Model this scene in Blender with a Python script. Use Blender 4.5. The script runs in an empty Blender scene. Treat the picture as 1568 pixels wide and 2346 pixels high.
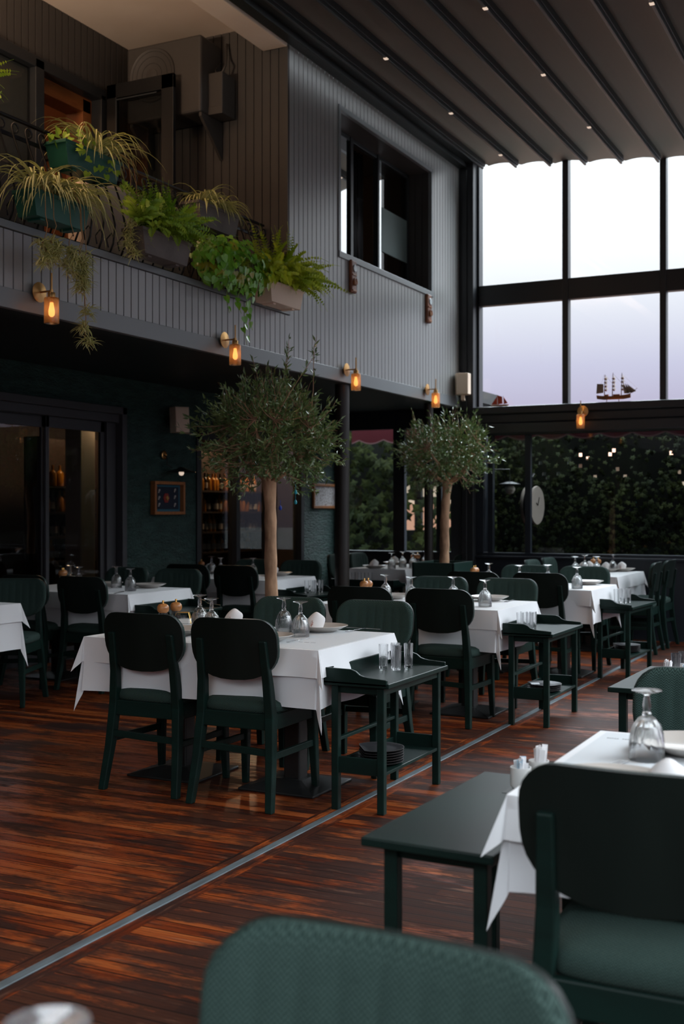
import bpy, math, random
from mathutils import Vector, Matrix
random.seed(7)
sc = bpy.context.scene
C = sc.collection
PI = math.pi
def rad(d): return d*PI/180

# ------------------------------------------------------------------ camera
FPX, CAMH, HORY = 2684.0, 1.37, 1170.0
YAW = math.atan((2118-784)/FPX)
cs, sn = math.cos(YAW), math.sin(YAW)
cam_d = bpy.data.cameras.new('camera')
cam = bpy.data.objects.new('camera', cam_d); C.objects.link(cam)
cam.location = (0, 0, CAMH)
cam.rotation_euler = (PI/2, 0, YAW)
cam_d.sensor_fit = 'VERTICAL'; cam_d.sensor_height = 36; cam_d.lens = FPX/2346*36
cam_d.shift_y = -(1173-HORY)/2346
cam_d.clip_start = 0.05; cam_d.clip_end = 200
cam_d.dof.use_dof = True; cam_d.dof.focus_distance = 5.4; cam_d.dof.aperture_fstop = 3.6
sc.camera = cam
sc.cycles.max_bounces = 7; sc.cycles.diffuse_bounces = 4; sc.cycles.glossy_bounces = 4
sc.cycles.transmission_bounces = 7; sc.cycles.transparent_max_bounces = 12
sc.cycles.caustics_reflective = False; sc.cycles.caustics_refractive = False
sc.cycles.sample_clamp_indirect = 6.0

# ------------------------------------------------------------------ world
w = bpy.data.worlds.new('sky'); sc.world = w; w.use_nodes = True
nt = w.node_tree; nt.nodes.clear()
o_ = nt.nodes.new('ShaderNodeOutputWorld'); bg = nt.nodes.new('ShaderNodeBackground')
tc = nt.nodes.new('ShaderNodeTexCoord'); sx = nt.nodes.new('ShaderNodeSeparateXYZ'); rp = nt.nodes.new('ShaderNodeValToRGB')
nt.links.new(tc.outputs['Generated'], sx.inputs[0]); nt.links.new(sx.outputs['Z'], rp.inputs[0])
nt.links.new(rp.outputs[0], bg.inputs[0]); nt.links.new(bg.outputs[0], o_.inputs[0])
SKY = 9.0; FAR_SKY_GAIN = .9; BACK_SKY = .62
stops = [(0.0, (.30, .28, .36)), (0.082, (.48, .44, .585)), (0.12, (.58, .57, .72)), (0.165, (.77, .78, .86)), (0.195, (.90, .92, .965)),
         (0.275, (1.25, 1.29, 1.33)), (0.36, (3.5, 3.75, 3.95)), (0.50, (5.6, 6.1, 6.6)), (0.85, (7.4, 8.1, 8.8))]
cr = rp.color_ramp
while len(cr.elements) < len(stops): cr.elements.new(0.5)
for e, (p, c) in zip(cr.elements, stops):
    e.position = p; e.color = (c[0]/SKY, c[1]/SKY, c[2]/SKY, 1)
# unseen high sky brightened on the far side to light the room, dimmed behind
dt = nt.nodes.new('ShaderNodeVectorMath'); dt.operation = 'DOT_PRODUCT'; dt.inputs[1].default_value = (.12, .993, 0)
nt.links.new(tc.outputs['Generated'], dt.inputs[0])
def mrange(src, a, b_, c, d):
    q = nt.nodes.new('ShaderNodeMapRange'); q.interpolation_type = 'SMOOTHSTEP'
    for k, v in (('From Min', a), ('From Max', b_), ('To Min', c), ('To Max', d)): q.inputs[k].default_value = v
    nt.links.new(src, q.inputs[0]); return q.outputs[0]
def mul(x, y, op='MULTIPLY'):
    q = nt.nodes.new('ShaderNodeMath'); q.operation = op
    for k, v in ((0, x), (1, y)):
        if hasattr(v, 'links'): nt.links.new(v, q.inputs[k])
        else: q.inputs[k].default_value = v
    return q.outputs[0]
lobe = mrange(dt.outputs['Value'], -.25, .85, 0, FAR_SKY_GAIN)
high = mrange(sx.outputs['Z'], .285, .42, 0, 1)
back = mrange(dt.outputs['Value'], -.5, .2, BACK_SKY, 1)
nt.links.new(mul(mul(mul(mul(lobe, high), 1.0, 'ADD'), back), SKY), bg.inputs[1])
sc.view_settings.view_transform = 'Standard'; sc.view_settings.look = 'None'
sc.view_settings.gamma = 1; sc.view_settings.use_curve_mapping = False
sc.view_settings.exposure = 0.2

# ------------------------------------------------------------------ helpers
class MB:
    def __init__(s): s.v = []; s.f = []; s.m = []
    def add(s, vs, fs, mi=0):
        n = len(s.v); s.v += [tuple(p) for p in vs]
        s.f += [tuple(i+n for i in f) for f in fs]; s.m += [mi]*len(fs)
    def box(s, x0, x1, y0, y1, z0, z1, mi=0):
        vs = [(x, y, z) for z in (z0, z1) for y in (y0, y1) for x in (x0, x1)]
        s.add(vs, [(0,2,3,1), (4,5,7,6), (0,1,5,4), (2,6,7,3), (0,4,6,2), (1,3,7,5)], mi)
        return s
    def bar(s, p0, p1, wx, wy, mi=0, w2=None, ref=(0, 0, 1)):
        p0, p1 = Vector(p0), Vector(p1); d = (p1-p0).normalized()
        r = Vector(ref)
        if abs(d.dot(r)) > .95: r = Vector((1, 0, 0)); 
        a = d.cross(r).normalized(); b = d.cross(a).normalized()
        if abs(d.z) > .95: a, b = Vector((1, 0, 0)), Vector((0, 1, 0))
        q = w2 or (wx, wy); vs = []
        for p, (u, t) in ((p0, (wx, wy)), (p1, q)):
            for sa, sb in ((-1,-1), (1,-1), (1,1), (-1,1)): vs.append(p+a*sa*u/2+b*sb*t/2)
        s.add(vs, [(0,3,2,1), (4,5,6,7), (0,1,5,4), (1,2,6,5), (2,3,7,6), (3,0,4,7)], mi)
        return s
    def tube(s, pts, r, n=8, mi=0, cap=True):
        pts = [Vector(p) for p in pts]; rs = r if isinstance(r, (list, tuple)) else [r]*len(pts)
        base = []; vs = []; prev = None
        for i, p in enumerate(pts):
            d = (pts[min(i+1, len(pts)-1)]-pts[max(i-1, 0)])
            d = d.normalized() if d.length > 1e-9 else Vector((0, 0, 1))
            a = prev - d*prev.dot(d) if prev is not None else d.orthogonal()
            if a.length < 1e-6: a = d.orthogonal()
            a.normalize(); prev = a; b = d.cross(a)
            for k in range(n):
                t = 2*PI*k/n; vs.append(p+(a*math.cos(t)+b*math.sin(t))*rs[i])
        fs = [(i*n+k, i*n+(k+1) % n, (i+1)*n+(k+1) % n, (i+1)*n+k) for i in range(len(pts)-1) for k in range(n)]
        if cap: fs += [tuple(reversed(range(n))), tuple(range((len(pts)-1)*n, len(pts)*n))]
        s.add(vs, fs, mi); return s
    def lathe(s, prof, n=24, c=(0, 0, 0), mi=0, axis='z', flute=None):
        vs = []
        for i, (r, z) in enumerate(prof):
            for k in range(n):
                t = 2*PI*k/n; rr = r
                if flute: rr = r*(1-flute[i]*(k % 2))
                p = (rr*math.cos(t), rr*math.sin(t), z)
                if axis == 'x': p = (p[2], p[0], p[1])
                if axis == 'y': p = (p[0], p[2], p[1])
                vs.append((p[0]+c[0], p[1]+c[1], p[2]+c[2]))
        fs = [(i*n+k, i*n+(k+1) % n, (i+1)*n+(k+1) % n, (i+1)*n+k) for i in range(len(prof)-1) for k in range(n)]
        if prof[0][0] > 1e-6: fs.append(tuple(reversed(range(n))))
        if prof[-1][0] > 1e-6: fs.append(tuple(range((len(prof)-1)*n, len(prof)*n)))
        s.add(vs, fs, mi); return s
    def prism(s, poly, a0, a1, axis='x', mi=0):
        n = len(poly)
        def P(u, v, a): return {'x': (a, u, v), 'y': (u, a, v), 'z': (u, v, a)}[axis]
        vs = [P(u, v, a0) for u, v in poly]+[P(u, v, a1) for u, v in poly]
        s.add(vs, [tuple(reversed(range(n))), tuple(range(n, 2*n))]+[(i, (i+1) % n, n+(i+1) % n, n+i) for i in range(n)], mi); return s
    def xf(s, M, start=0):
        s.v = s.v[:start]+[tuple(M @ Vector(p)) for p in s.v[start:]]; return s
    def build(s, name, mat, parent=None, smooth=False, bevel=0, solid=0, subsurf=0, label=None, ang=35):
        me = bpy.data.meshes.new(name); me.from_pydata(s.v, [], s.f)
        mats = mat if isinstance(mat, (list, tuple)) else [mat]
        for mm in mats: me.materials.append(mm)
        me.polygons.foreach_set('material_index', s.m)
        me.polygons.foreach_set('use_smooth', [bool(smooth)]*len(s.f)); me.update()
        if smooth == 'auto': me.set_sharp_from_angle(angle=rad(ang))
        ob = bpy.data.objects.new(name, me); C.objects.link(ob)
        if parent: ob.parent = parent
        if solid:
            md = ob.modifiers.new('thickness', 'SOLIDIFY'); md.thickness = solid; md.offset = -1
        if subsurf:
            md = ob.modifiers.new('smoothing', 'SUBSURF'); md.levels = md.render_levels = subsurf
        if bevel:
            md = ob.modifiers.new('edges', 'BEVEL'); md.width = bevel; md.segments = 2; md.limit_method = 'ANGLE'; md.angle_limit = rad(40)
        if label: ob['label'] = label
        return ob

def tag(o, label=None, cat=None, group=None, kind=None):
    if label: o['label'] = label
    if cat: o['category'] = cat
    if group: o['group'] = group
    if kind: o['kind'] = kind
    return o
def thing(name, label, cat, loc=(0, 0, 0), rz=0, group=None):
    o = bpy.data.objects.new(name, None); C.objects.link(o); o.empty_display_size = .1
    o.location = loc; o.rotation_euler = (0, 0, rz); return tag(o, label, cat, group)
def struct(o): o['kind'] = 'structure'; return o
def dup(root, loc, rz, label, group=None):
    def cp(o, par):
        c = o.copy(); C.objects.link(c)
        if par: c.parent = par
        for ch in list(o.children): cp(ch, c)
        return c
    r = cp(root, None); r.location = loc; r.rotation_euler = (0, 0, rz); r['label'] = label
    if group: r['group'] = group
    return r
class Stock:
    """first request hands out the prototype itself, later ones copies of it"""
    def __init__(s, maker): s.maker = maker; s.p = None
    def __call__(s, loc, rz, label, group=None):
        if s.p is None:
            s.p = s.maker(); s.p.location = loc; s.p.rotation_euler = (0, 0, rz); s.p['label'] = label
            if group: s.p['group'] = group
            return s.p
        return dup(s.p, loc, rz, label, group)

# ------------------------------------------------------------------ materials
def mat(name, col, rough=.5, metal=0, spec=.5, coat=0, noise=None, bump=None, trans=0, ior=1.45, emit=None, sheen=0, coat_r=.15):
    m = bpy.data.materials.new(name); m.use_nodes = True; n = m.node_tree; b = n.nodes['Principled BSDF']
    b.inputs['Base Color'].default_value = (*col, 1); b.inputs['Roughness'].default_value = rough
    b.inputs['Metallic'].default_value = metal; b.inputs['Specular IOR Level'].default_value = spec
    b.inputs['Coat Weight'].default_value = coat; b.inputs['Coat Roughness'].default_value = coat_r
    b.inputs['Transmission Weight'].default_value = trans; b.inputs['IOR'].default_value = ior
    b.inputs['Sheen Weight'].default_value = sheen
    if emit: b.inputs['Emission Color'].default_value = (*emit[0], 1); b.inputs['Emission Strength'].default_value = emit[1]
    if noise or bump:
        t = n.nodes.new('ShaderNodeTexCoord'); mp = n.nodes.new('ShaderNodeMapping'); n.links.new(t.outputs['Object'], mp.inputs[0])
    if noise:   # (scale xyz, col2, low, high)
        mp.inputs['Scale'].default_value = noise[0]
        nz = n.nodes.new('ShaderNodeTexNoise'); nz.inputs['Scale'].default_value = 1; nz.inputs['Detail'].default_value = 4
        n.links.new(mp.outputs[0], nz.inputs[0])
        r = n.nodes.new('ShaderNodeValToRGB'); r.color_ramp.elements[0].position = noise[2]; r.color_ramp.elements[1].position = noise[3]
        r.color_ramp.elements[0].color = (*col, 1); r.color_ramp.elements[1].color = (*noise[1], 1)
        n.links.new(nz.outputs[0], r.inputs[0]); n.links.new(r.outputs[0], b.inputs['Base Color'])
    if bump:    # (scale xyz, strength, distance)
        mp2 = n.nodes.new('ShaderNodeMapping'); n.links.new(t.outputs['Object'], mp2.inputs[0]); mp2.inputs['Scale'].default_value = bump[0]
        nb = n.nodes.new('ShaderNodeTexNoise'); nb.inputs['Scale'].default_value = 1; nb.inputs['Detail'].default_value = 3
        n.links.new(mp2.outputs[0], nb.inputs[0]); bp = n.nodes.new('ShaderNodeBump')
        bp.inputs['Strength'].default_value = bump[1]; bp.inputs['Distance'].default_value = bump[2]
        n.links.new(nb.outputs[0], bp.inputs['Height']); n.links.new(bp.outputs[0], b.inputs['Normal'])
    return m
def thin_glass(name, tint=(1, 1, 1), refl=1.5, rough=0.0, boost=0, body=None):
    m = bpy.data.materials.new(name); m.use_nodes = True; n = m.node_tree; n.nodes.clear()
    out = n.nodes.new('ShaderNodeOutputMaterial'); tr = n.nodes.new('ShaderNodeBsdfTransparent'); gl = n.nodes.new('ShaderNodeBsdfGlossy')
    fr = n.nodes.new('ShaderNodeFresnel'); mx = n.nodes.new('ShaderNodeMixShader')
    tr.inputs[0].default_value = (*tint, 1); gl.inputs['Roughness'].default_value = rough; fr.inputs[0].default_value = refl
    ad = n.nodes.new('ShaderNodeMath'); ad.operation = 'ADD'; ad.inputs[1].default_value = boost; ad.use_clamp = True
    ge = n.nodes.new('ShaderNodeNewGeometry'); iv = n.nodes.new('ShaderNodeMath'); iv.operation = 'SUBTRACT'; iv.inputs[0].default_value = 1
    fm = n.nodes.new('ShaderNodeMath'); fm.operation = 'MULTIPLY'; n.links.new(ge.outputs['Backfacing'], iv.inputs[1]); n.links.new(fr.outputs[0], fm.inputs[0]); n.links.new(iv.outputs[0], fm.inputs[1])
    n.links.new(fm.outputs[0], ad.inputs[0]); n.links.new(ad.outputs[0], mx.inputs[0])
    if body:
        tl = n.nodes.new('ShaderNodeBsdfTranslucent'); tl.inputs[0].default_value = (*body[0], 1); m2 = n.nodes.new('ShaderNodeMixShader'); m2.inputs[0].default_value = body[1]
        n.links.new(mx.outputs[0], m2.inputs[1]); n.links.new(tl.outputs[0], m2.inputs[2]); n.links.new(m2.outputs[0], out.inputs[0])
    n.links.new(tr.outputs[0], mx.inputs[1]); n.links.new(gl.outputs[0], mx.inputs[2])
    if not body: n.links.new(mx.outputs[0], out.inputs[0])
    return m
M = {}
M['paint'] = mat('dark_green_paint', (.0070, .0148, .0125), .33, spec=.15, noise=((3, 3, 14), (.0075, .022, .018), .35, .7))
M['shell'] = mat('back_shell_paint', (.0055, .0095, .008), .40, spec=.22, noise=((9, 9, 2), (.0085, .0135, .0115), .35, .7))
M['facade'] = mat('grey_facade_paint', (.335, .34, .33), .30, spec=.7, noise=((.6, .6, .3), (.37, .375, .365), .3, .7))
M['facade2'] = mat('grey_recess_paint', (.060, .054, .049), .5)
M['band'] = mat('grey_trim_paint', (.22, .24, .243), .36)
M['soffit'] = mat('black_soffit', (.010, .013, .012), .45)
M['cream'] = mat('cream_plaster', (.78, .66, .55), .8, noise=((1.2, 1.2, 1.2), (.68, .55, .44), .35, .7))
M['frame'] = mat('charcoal_frame', (.022, .024, .026), .42)
M['framehi'] = mat('grey_door_frame', (.055, .055, .060), .42)
M['navy'] = mat('navy_wall_paint', (.013, .018, .026), .5)
M['rafter'] = mat('rafter_paint', (.035, .040, .043), .4)
M['awn'] = mat('roof_fabric', (.175, .155, .128), .75, noise=((.5, .35, .5), (.15, .133, .11), .3, .7))
M['cloth'] = mat('white_linen', (.76, .77, .79), .8, sheen=.2, bump=((260, 260, 260), .12, .001))
M['cloth2'] = mat('white_linen_overlay', (.80, .81, .825), .78, sheen=.2, bump=((260, 260, 260), .12, .001))
M['paper'] = mat('paper', (.68, .715, .74), .6)
M['print'] = mat('printed_ink', (.05, .05, .06), .6)
M['plate'] = mat('greige_stoneware', (.50, .46, .42), .3, coat=.3)
M['bplate'] = mat('black_glazed_stoneware', (.016, .016, .018), .38, spec=.3)
M['brim'] = mat('worn_plate_rim', (.10, .09, .09), .35)
M['napkin'] = mat('napkin', (.82, .80, .80), .85, sheen=.2)
M['pinkprint'] = mat('napkin_print', (.45, .24, .20), .8)
M['glass'] = mat('drinking_glass', (1, 1, 1), .0, trans=1, ior=1.48)
_n = M['glass'].node_tree; _t = _n.nodes.new('ShaderNodeBsdfTransparent'); _m = _n.nodes.new('ShaderNodeMixShader'); _m.inputs[0].default_value = .22
_t.inputs[0].default_value = (.97, .99, 1, 1); _n.links.new(_n.nodes['Principled BSDF'].outputs[0], _m.inputs[1]); _n.links.new(_t.outputs[0], _m.inputs[2])
_n.links.new(_m.outputs[0], _n.nodes['Material Output'].inputs[0])
M['steel'] = mat('cutlery_steel', (.55, .55, .56), .2, metal=1)
M['gold'] = mat('gold_wire', (.78, .46, .14), .3, metal=1)
M['brass'] = mat('brushed_brass', (.62, .36, .13), .32, metal=1, noise=((8, 8, 8), (.50, .27, .10), .3, .7))
M['amberglass'] = thin_glass('amber_lamp_glass', (.99, .76, .54), 1.6, .16, .10, body=((.95, .62, .38), .24))
M['bulb'] = mat('glowing_filament_bulb', (1, .55, .2), .4, emit=((1, .60, .27), 3.0))
M['millwood'] = mat('mill_wood', (.62, .27, .085), .35, coat=.4, noise=((30, 30, 60), (.36, .14, .045), .3, .7))
M['pepper'] = mat('peppercorns', (.06, .035, .03), .7)
M['saltm'] = mat('salt', (.6, .58, .56), .8)
M['ceramic'] = mat('white_ceramic', (.78, .78, .76), .2, coat=.4)
M['sachet'] = mat('sugar_sachet_white', (.80, .79, .80), .6)
M['sachetb'] = mat('sugar_sachet_blue', (.38, .52, .62), .6)
M['black'] = mat('black_iron', (.008, .008, .008), .4)
M['pedestal'] = mat('black_pedestal', (.012, .012, .012), .38)
M['bark'] = mat('tree_bark', (.62, .38, .23), .85, noise=((14, 14, 5), (.22, .12, .07), .4, .7), bump=((30, 30, 8), .5, .01))
M['twig'] = mat('twig_bark', (.42, .25, .16), .85)
M['leaf'] = mat('tree_leaf', (.13, .22, .075), .32, coat=.4, noise=((5, 5, 5), (.23, .32, .11), .4, .65))
M['fern'] = mat('fern_green', (.40, .55, .02), .5, noise=((5, 5, 5), (.60, .70, .05), .4, .65))
M['fern2'] = mat('dark_fern_green', (.22, .42, .03), .5, noise=((5, 5, 5), (.42, .60, .05), .4, .65))
M['spider'] = mat('spider_leaf_green', (.56, .58, .20), .5)
M['spiderc'] = mat('spider_leaf_cream', (.92, .88, .55), .55)
M['stolon'] = mat('tan_stolon', (.46, .26, .11), .6)
M['pothos'] = mat('pothos_leaf', (.18, .46, .04), .3, coat=.4, noise=((9, 9, 9), (.36, .36, .03), .56, .66))
M['soil'] = mat('dark_soil', (.02, .014, .01), .95)
M['pgreen'] = mat('green_plastic_planter', (.016, .12, .08), .4, noise=((4, 4, 4), (.018, .11, .075), .3, .7))
M['pgrey'] = mat('grey_stone_planter', (.14, .12, .108), .8, bump=((60, 60, 60), .4, .003), noise=((6, 6, 6), (.19, .165, .15), .3, .7))
M['pbeige'] = mat('beige_planter', (.88, .68, .54), .7)
M['tplanter'] = mat('green_tree_planter', (.014, .038, .031), .4)
M['wood'] = mat('orange_stained_wood', (.36, .125, .035), .45, noise=((6, 6, 30), (.27, .085, .022), .3, .7))
M['frameW'] = mat('orange_wood_frame', (.40, .15, .045), .4, noise=((30, 30, 6), (.28, .10, .03), .3, .7))
M['navycard'] = mat('navy_backing', (.012, .018, .035), .8)
M['bluemat'] = mat('blue_picture_mount', (.03, .13, .19), .7)
M['rope'] = mat('pale_rope', (.55, .52, .48), .8)
M['red'] = mat('deep_red', (.28, .025, .02), .6)
M['cardpic'] = mat('knot_chart_paper', (.55, .52, .53), .8, noise=((60, 60, 60), (.20, .14, .12), .52, .6))
M['speaker'] = mat('beige_speaker_case', (.86, .68, .52), .5)
M['grille'] = mat('beige_speaker_grille', (.88, .70, .54), .6, bump=((500, 500, 500), .3, .001))
M['door_g'] = thin_glass('tinted_door_glass', (.62, .62, .62), 1.5, 0, .02)
M['pane'] = thin_glass('clear_pane', (.97, .985, .99), 1.45)
M['hpane'] = thin_glass('lower_window_pane', (.72, .74, .74), 1.5, 0, .0)
M['reflstrip'] = mat('reflection_strip_mirror', (.9, .93, .95), .03, metal=1)
M['frost'] = mat('frosted_film', (.17, .23, .22), .6, spec=.3)
M['barwall'] = mat('dark_bar_wall', (.03, .017, .011), .7)
M['warmwall'] = mat('terracotta_room_wall', (.32, .13, .055), .8)
M['ac'] = mat('grey_condenser_paint', (.060, .053, .047), .5)
M['awnred'] = mat('wine_red_awning', (.20, .028, .04), .7)
M['awnhem'] = mat('pale_awning_hem', (.42, .22, .22), .7)
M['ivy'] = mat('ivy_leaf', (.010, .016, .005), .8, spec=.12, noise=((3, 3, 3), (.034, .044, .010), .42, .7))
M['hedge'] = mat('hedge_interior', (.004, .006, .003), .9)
M['terra'] = mat('terracotta_house', (.78, .38, .24), .9)
M['creamh'] = mat('cream_house', (.95, .72, .52), .9)
M['ground'] = mat('dark_terrace_ground', (.03, .03, .028), .9)
M['hull'] = mat('varnished_hull', (.32, .10, .025), .4)
M['sail'] = mat('ship_sailcloth', (.26, .20, .15), .9)
M['sailr'] = mat('red_sailcloth', (.42, .05, .02), .8)
M['redwood'] = mat('plaque_wood', (.17, .055, .022), .5, noise=((20, 20, 10), (.30, .12, .06), .4, .7))
M['dial'] = mat('pale_dial', (.62, .68, .70), .3)
M['dialb'] = mat('aqua_dial', (.25, .55, .55), .3)
M['clock'] = mat('cream_clock_face', (.34, .29, .25), .7, spec=.2)
M['globe'] = mat('opal_globe', (.60, .54, .48), .4)
M['amb'] = mat('amber_bottle', (.42, .17, .02), .2)
M['dkb'] = mat('dark_bottle', (.02, .015, .012), .2)
M['label'] = mat('bottle_label', (.42, .38, .33), .7)
M['turq'] = mat('turquoise_bead', (.02, .30, .38), .25)
M['blueb'] = mat('cobalt_bead', (.01, .05, .42), .2)
M['led'] = mat('warm_led_lens', (.9, .75, .65), .4, emit=((1, .78, .62), .55))
M['strip'] = mat('worn_grey_metal', (.15, .19, .21), .42, metal=.25, noise=((40, 6, 40), (.10, .12, .13), .4, .65))

def fabric(name, c1, c2, sc_=150):
    m = mat(name, c1, .85, spec=.2); n = m.node_tree; b = n.nodes['Principled BSDF']
    t = n.nodes.new('ShaderNodeTexCoord'); sp = n.nodes.new('ShaderNodeSeparateXYZ'); n.links.new(t.outputs['Object'], sp.inputs[0])
    def mth(op, a, bb=None, v=None):
        q = n.nodes.new('ShaderNodeMath'); q.operation = op; n.links.new(a, q.inputs[0])
        if bb is not None: n.links.new(bb, q.inputs[1])
        if v is not None: q.inputs[1].default_value = v
        return q.outputs[0]
    # herringbone: zig-zag of the cross coordinate added to the length coordinate
    px = mth('PINGPONG', sp.outputs['X'], v=.008)
    yz = mth('ADD', sp.outputs['Z'], mth('MULTIPLY', sp.outputs['Y'], v=.45))
    s1 = mth('ADD', yz, px); s2 = mth('MULTIPLY', s1, v=900.0); s3 = mth('SINE', s2)
    nz = n.nodes.new('ShaderNodeTexNoise'); nz.inputs['Scale'].default_value = 420; n.links.new(t.outputs['Object'], nz.inputs[0])
    s4 = mth('MULTIPLY', s3, nz.outputs[0])
    r = n.nodes.new('ShaderNodeValToRGB'); r.color_ramp.elements[0].position = .08; r.color_ramp.elements[1].position = .45
    r.color_ramp.elements[0].color = (*c1, 1); r.color_ramp.elements[1].color = (*c2, 1)
    n.links.new(s4, r.inputs[0]); n.links.new(r.outputs[0], b.inputs['Base Color'])
    bp = n.nodes.new('ShaderNodeBump'); bp.inputs['Strength'].default_value = .4; bp.inputs['Distance'].default_value = .001
    n.links.new(s4, bp.inputs['Height']); n.links.new(bp.outputs[0], b.inputs['Normal'])
    return m
M['fabric'] = fabric('green_herringbone', (.013, .027, .023), (.056, .094, .082))

def floor_mat():
    m = mat('red_varnished_boards', (.1, .03, .015), .3, spec=.14); n = m.node_tree; b = n.nodes['Principled BSDF']; L = n.links.new
    t = n.nodes.new('ShaderNodeTexCoord'); sp = n.nodes.new('ShaderNodeSeparateXYZ'); L(t.outputs['Object'], sp.inputs[0])
    def mth(op, a, bb=None, v=None, cl=False):
        q = n.nodes.new('ShaderNodeMath'); q.operation = op; q.use_clamp = cl
        if hasattr(a, 'links'): L(a, q.inputs[0])
        else: q.inputs[0].default_value = a
        if bb is not None: L(bb, q.inputs[1])
        if v is not None: q.inputs[1].default_value = v
        return q.outputs[0]
    def nse(vec, scale, det=4, rough=.55):
        mp = n.nodes.new('ShaderNodeMapping'); L(vec, mp.inputs[0]); mp.inputs['Scale'].default_value = scale
        z = n.nodes.new('ShaderNodeTexNoise'); z.inputs['Scale'].default_value = 1; z.inputs['Detail'].default_value = det; z.inputs['Roughness'].default_value = rough
        L(mp.outputs[0], z.inputs[0]); return z.outputs[0]
    def ramp(f, els):
        r = n.nodes.new('ShaderNodeValToRGB'); c = r.color_ramp
        while len(c.elements) < len(els): c.elements.new(.5)
        for e, (p, k) in zip(c.elements, els): e.position = p; e.color = (*k, 1)
        L(f, r.inputs[0]); return r.outputs[0]
    def mix(f, a, bcol, mode='MIX'):
        x = n.nodes.new('ShaderNodeMix'); x.data_type = 'RGBA'; x.blend_type = mode
        L(f, x.inputs[0]) if hasattr(f, 'links') else setattr(x.inputs[0], 'default_value', f)
        L(a, x.inputs[6]) if hasattr(a, 'links') else setattr(x.inputs[6], 'default_value', (*a, 1))
        L(bcol, x.inputs[7]) if hasattr(bcol, 'links') else setattr(x.inputs[7], 'default_value', (*bcol, 1))
        return x.outputs[2]
    obj = t.outputs['Object']
    X, Y = sp.outputs['X'], sp.outputs['Y']
    # border boards beside the strip run along Y; the rest run along X
    bx = mth('SUBTRACT', X, v=-2.385); bx = mth('ABSOLUTE', bx); border = mth('LESS_THAN', bx, v=.075)
    sw = n.nodes.new('ShaderNodeCombineXYZ'); L(Y, sw.inputs[0]); L(X, sw.inputs[1])
    vm = n.nodes.new('ShaderNodeMix'); vm.data_type = 'VECTOR'; L(border, vm.inputs[0]); L(obj, vm.inputs[4]); L(sw.outputs[0], vm.inputs[5])
    vec = vm.outputs[1]
    s2 = n.nodes.new('ShaderNodeSeparateXYZ'); L(vec, s2.inputs[0]); U, V = s2.outputs['X'], s2.outputs['Y']
    q = mth('DIVIDE', V, v=.072); row = mth('FLOOR', q); fr = mth('FRACT', q)
    # board ends
    wn = n.nodes.new('ShaderNodeTexWhiteNoise'); wn.noise_dimensions = '1D'; L(row, wn.inputs['W'])
    uo = mth('ADD', U, mth('MULTIPLY', wn.outputs[0], v=2.1)); ub = mth('FLOOR', mth('DIVIDE', uo, v=2.1))
    wn2 = n.nodes.new('ShaderNodeTexWhiteNoise'); wn2.noise_dimensions = '2D'
    cb = n.nodes.new('ShaderNodeCombineXYZ'); L(row, cb.inputs[0]); L(ub, cb.inputs[1]); L(cb.outputs[0], wn2.inputs['Vector'])
    tone = wn2.outputs[0]
    grain = nse(vec, (2.2, 42, 1), 6, .65)
    fine = nse(vec, (7, 230, 1), 3)
    g = mth('ADD', mth('MULTIPLY', grain, v=.75), mth('MULTIPLY', tone, v=.28))
    base = ramp(g, [(.28, (.030, .007, .003)), (.45, (.15, .024, .006)), (.58, (.34, .068, .014)), (.80, (.50, .15, .04))])
    base = mix(mth('MULTIPLY', fine, v=.55), base, (.03, .009, .005), 'MIX')
    # aisle side: worn, darker, patchy
    big = nse(obj, (1.1, 2.6, 1), 5, .6); pat = nse(vec, (2.6, 9, 1), 5, .7)
    aisle = mth('MULTIPLY', mth('ADD', X, v=2.9), v=.75, cl=True)
    dist = mth('SUBTRACT', 1.0, mth('MULTIPLY', mth('ABSOLUTE', mth('ADD', X, v=2.75)), v=2.0), cl=True) if False else aisle
    wear = mth('ADD', mth('MULTIPLY', big, v=.62), mth('MULTIPLY', pat, v=.62))
    wear = mth('ADD', wear, mth('MULTIPLY', aisle, v=.10))
    wmask = ramp(wear, [(.59, (0, 0, 0)), (.68, (1, 1, 1))])
    base = mix(mth('MULTIPLY', wmask, v=.86), base, (.020, .011, .009))
    lite = nse(vec, (3.1, 26, 3), 5, .7)
    lm = ramp(lite, [(.58, (0, 0, 0)), (.74, (1, 1, 1))])
    base = mix(mth('MULTIPLY', mth('MULTIPLY', lm, aisle), v=.7), base, (.22, .11, .07))
    base = mix(mth('MULTIPLY', lm, v=.22), base, (.30, .14, .08))
    # joints
    edge = mth('MINIMUM', fr, mth('SUBTRACT', 1.0, fr)); gap = mth('LESS_THAN', edge, v=.045)
    rib = mth('PINGPONG', mth('MULTIPLY', fr, v=4), v=.5); ribm = mth('LESS_THAN', rib, v=.07)
    base = mix(mth('MULTIPLY', ribm, v=.45), base, (.012, .005, .003)); base = mix(mth('MULTIPLY', gap, v=.85), base, (.008, .004, .003))
    L(base, b.inputs['Base Color'])
    rr = mth('ADD', mth('MULTIPLY', wmask, v=.22), mth('MULTIPLY', grain, v=.28)); rr = mth('ADD', rr, v=.15); rr = mth('ADD', rr, mth('MULTIPLY', aisle, v=.16)); L(rr, b.inputs['Roughness'])
    hh = mth('SUBTRACT', mth('MULTIPLY', grain, v=.35), mth('ADD', mth('MULTIPLY', gap, v=1.0), mth('MULTIPLY', ribm, v=.45)))
    bp = n.nodes.new('ShaderNodeBump'); bp.inputs['Strength'].default_value = .55; bp.inputs['Distance'].default_value = .0025
    L(hh, bp.inputs['Height']); L(bp.outputs[0], b.inputs['Normal'])
    return m
M['floor'] = floor_mat()
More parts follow.
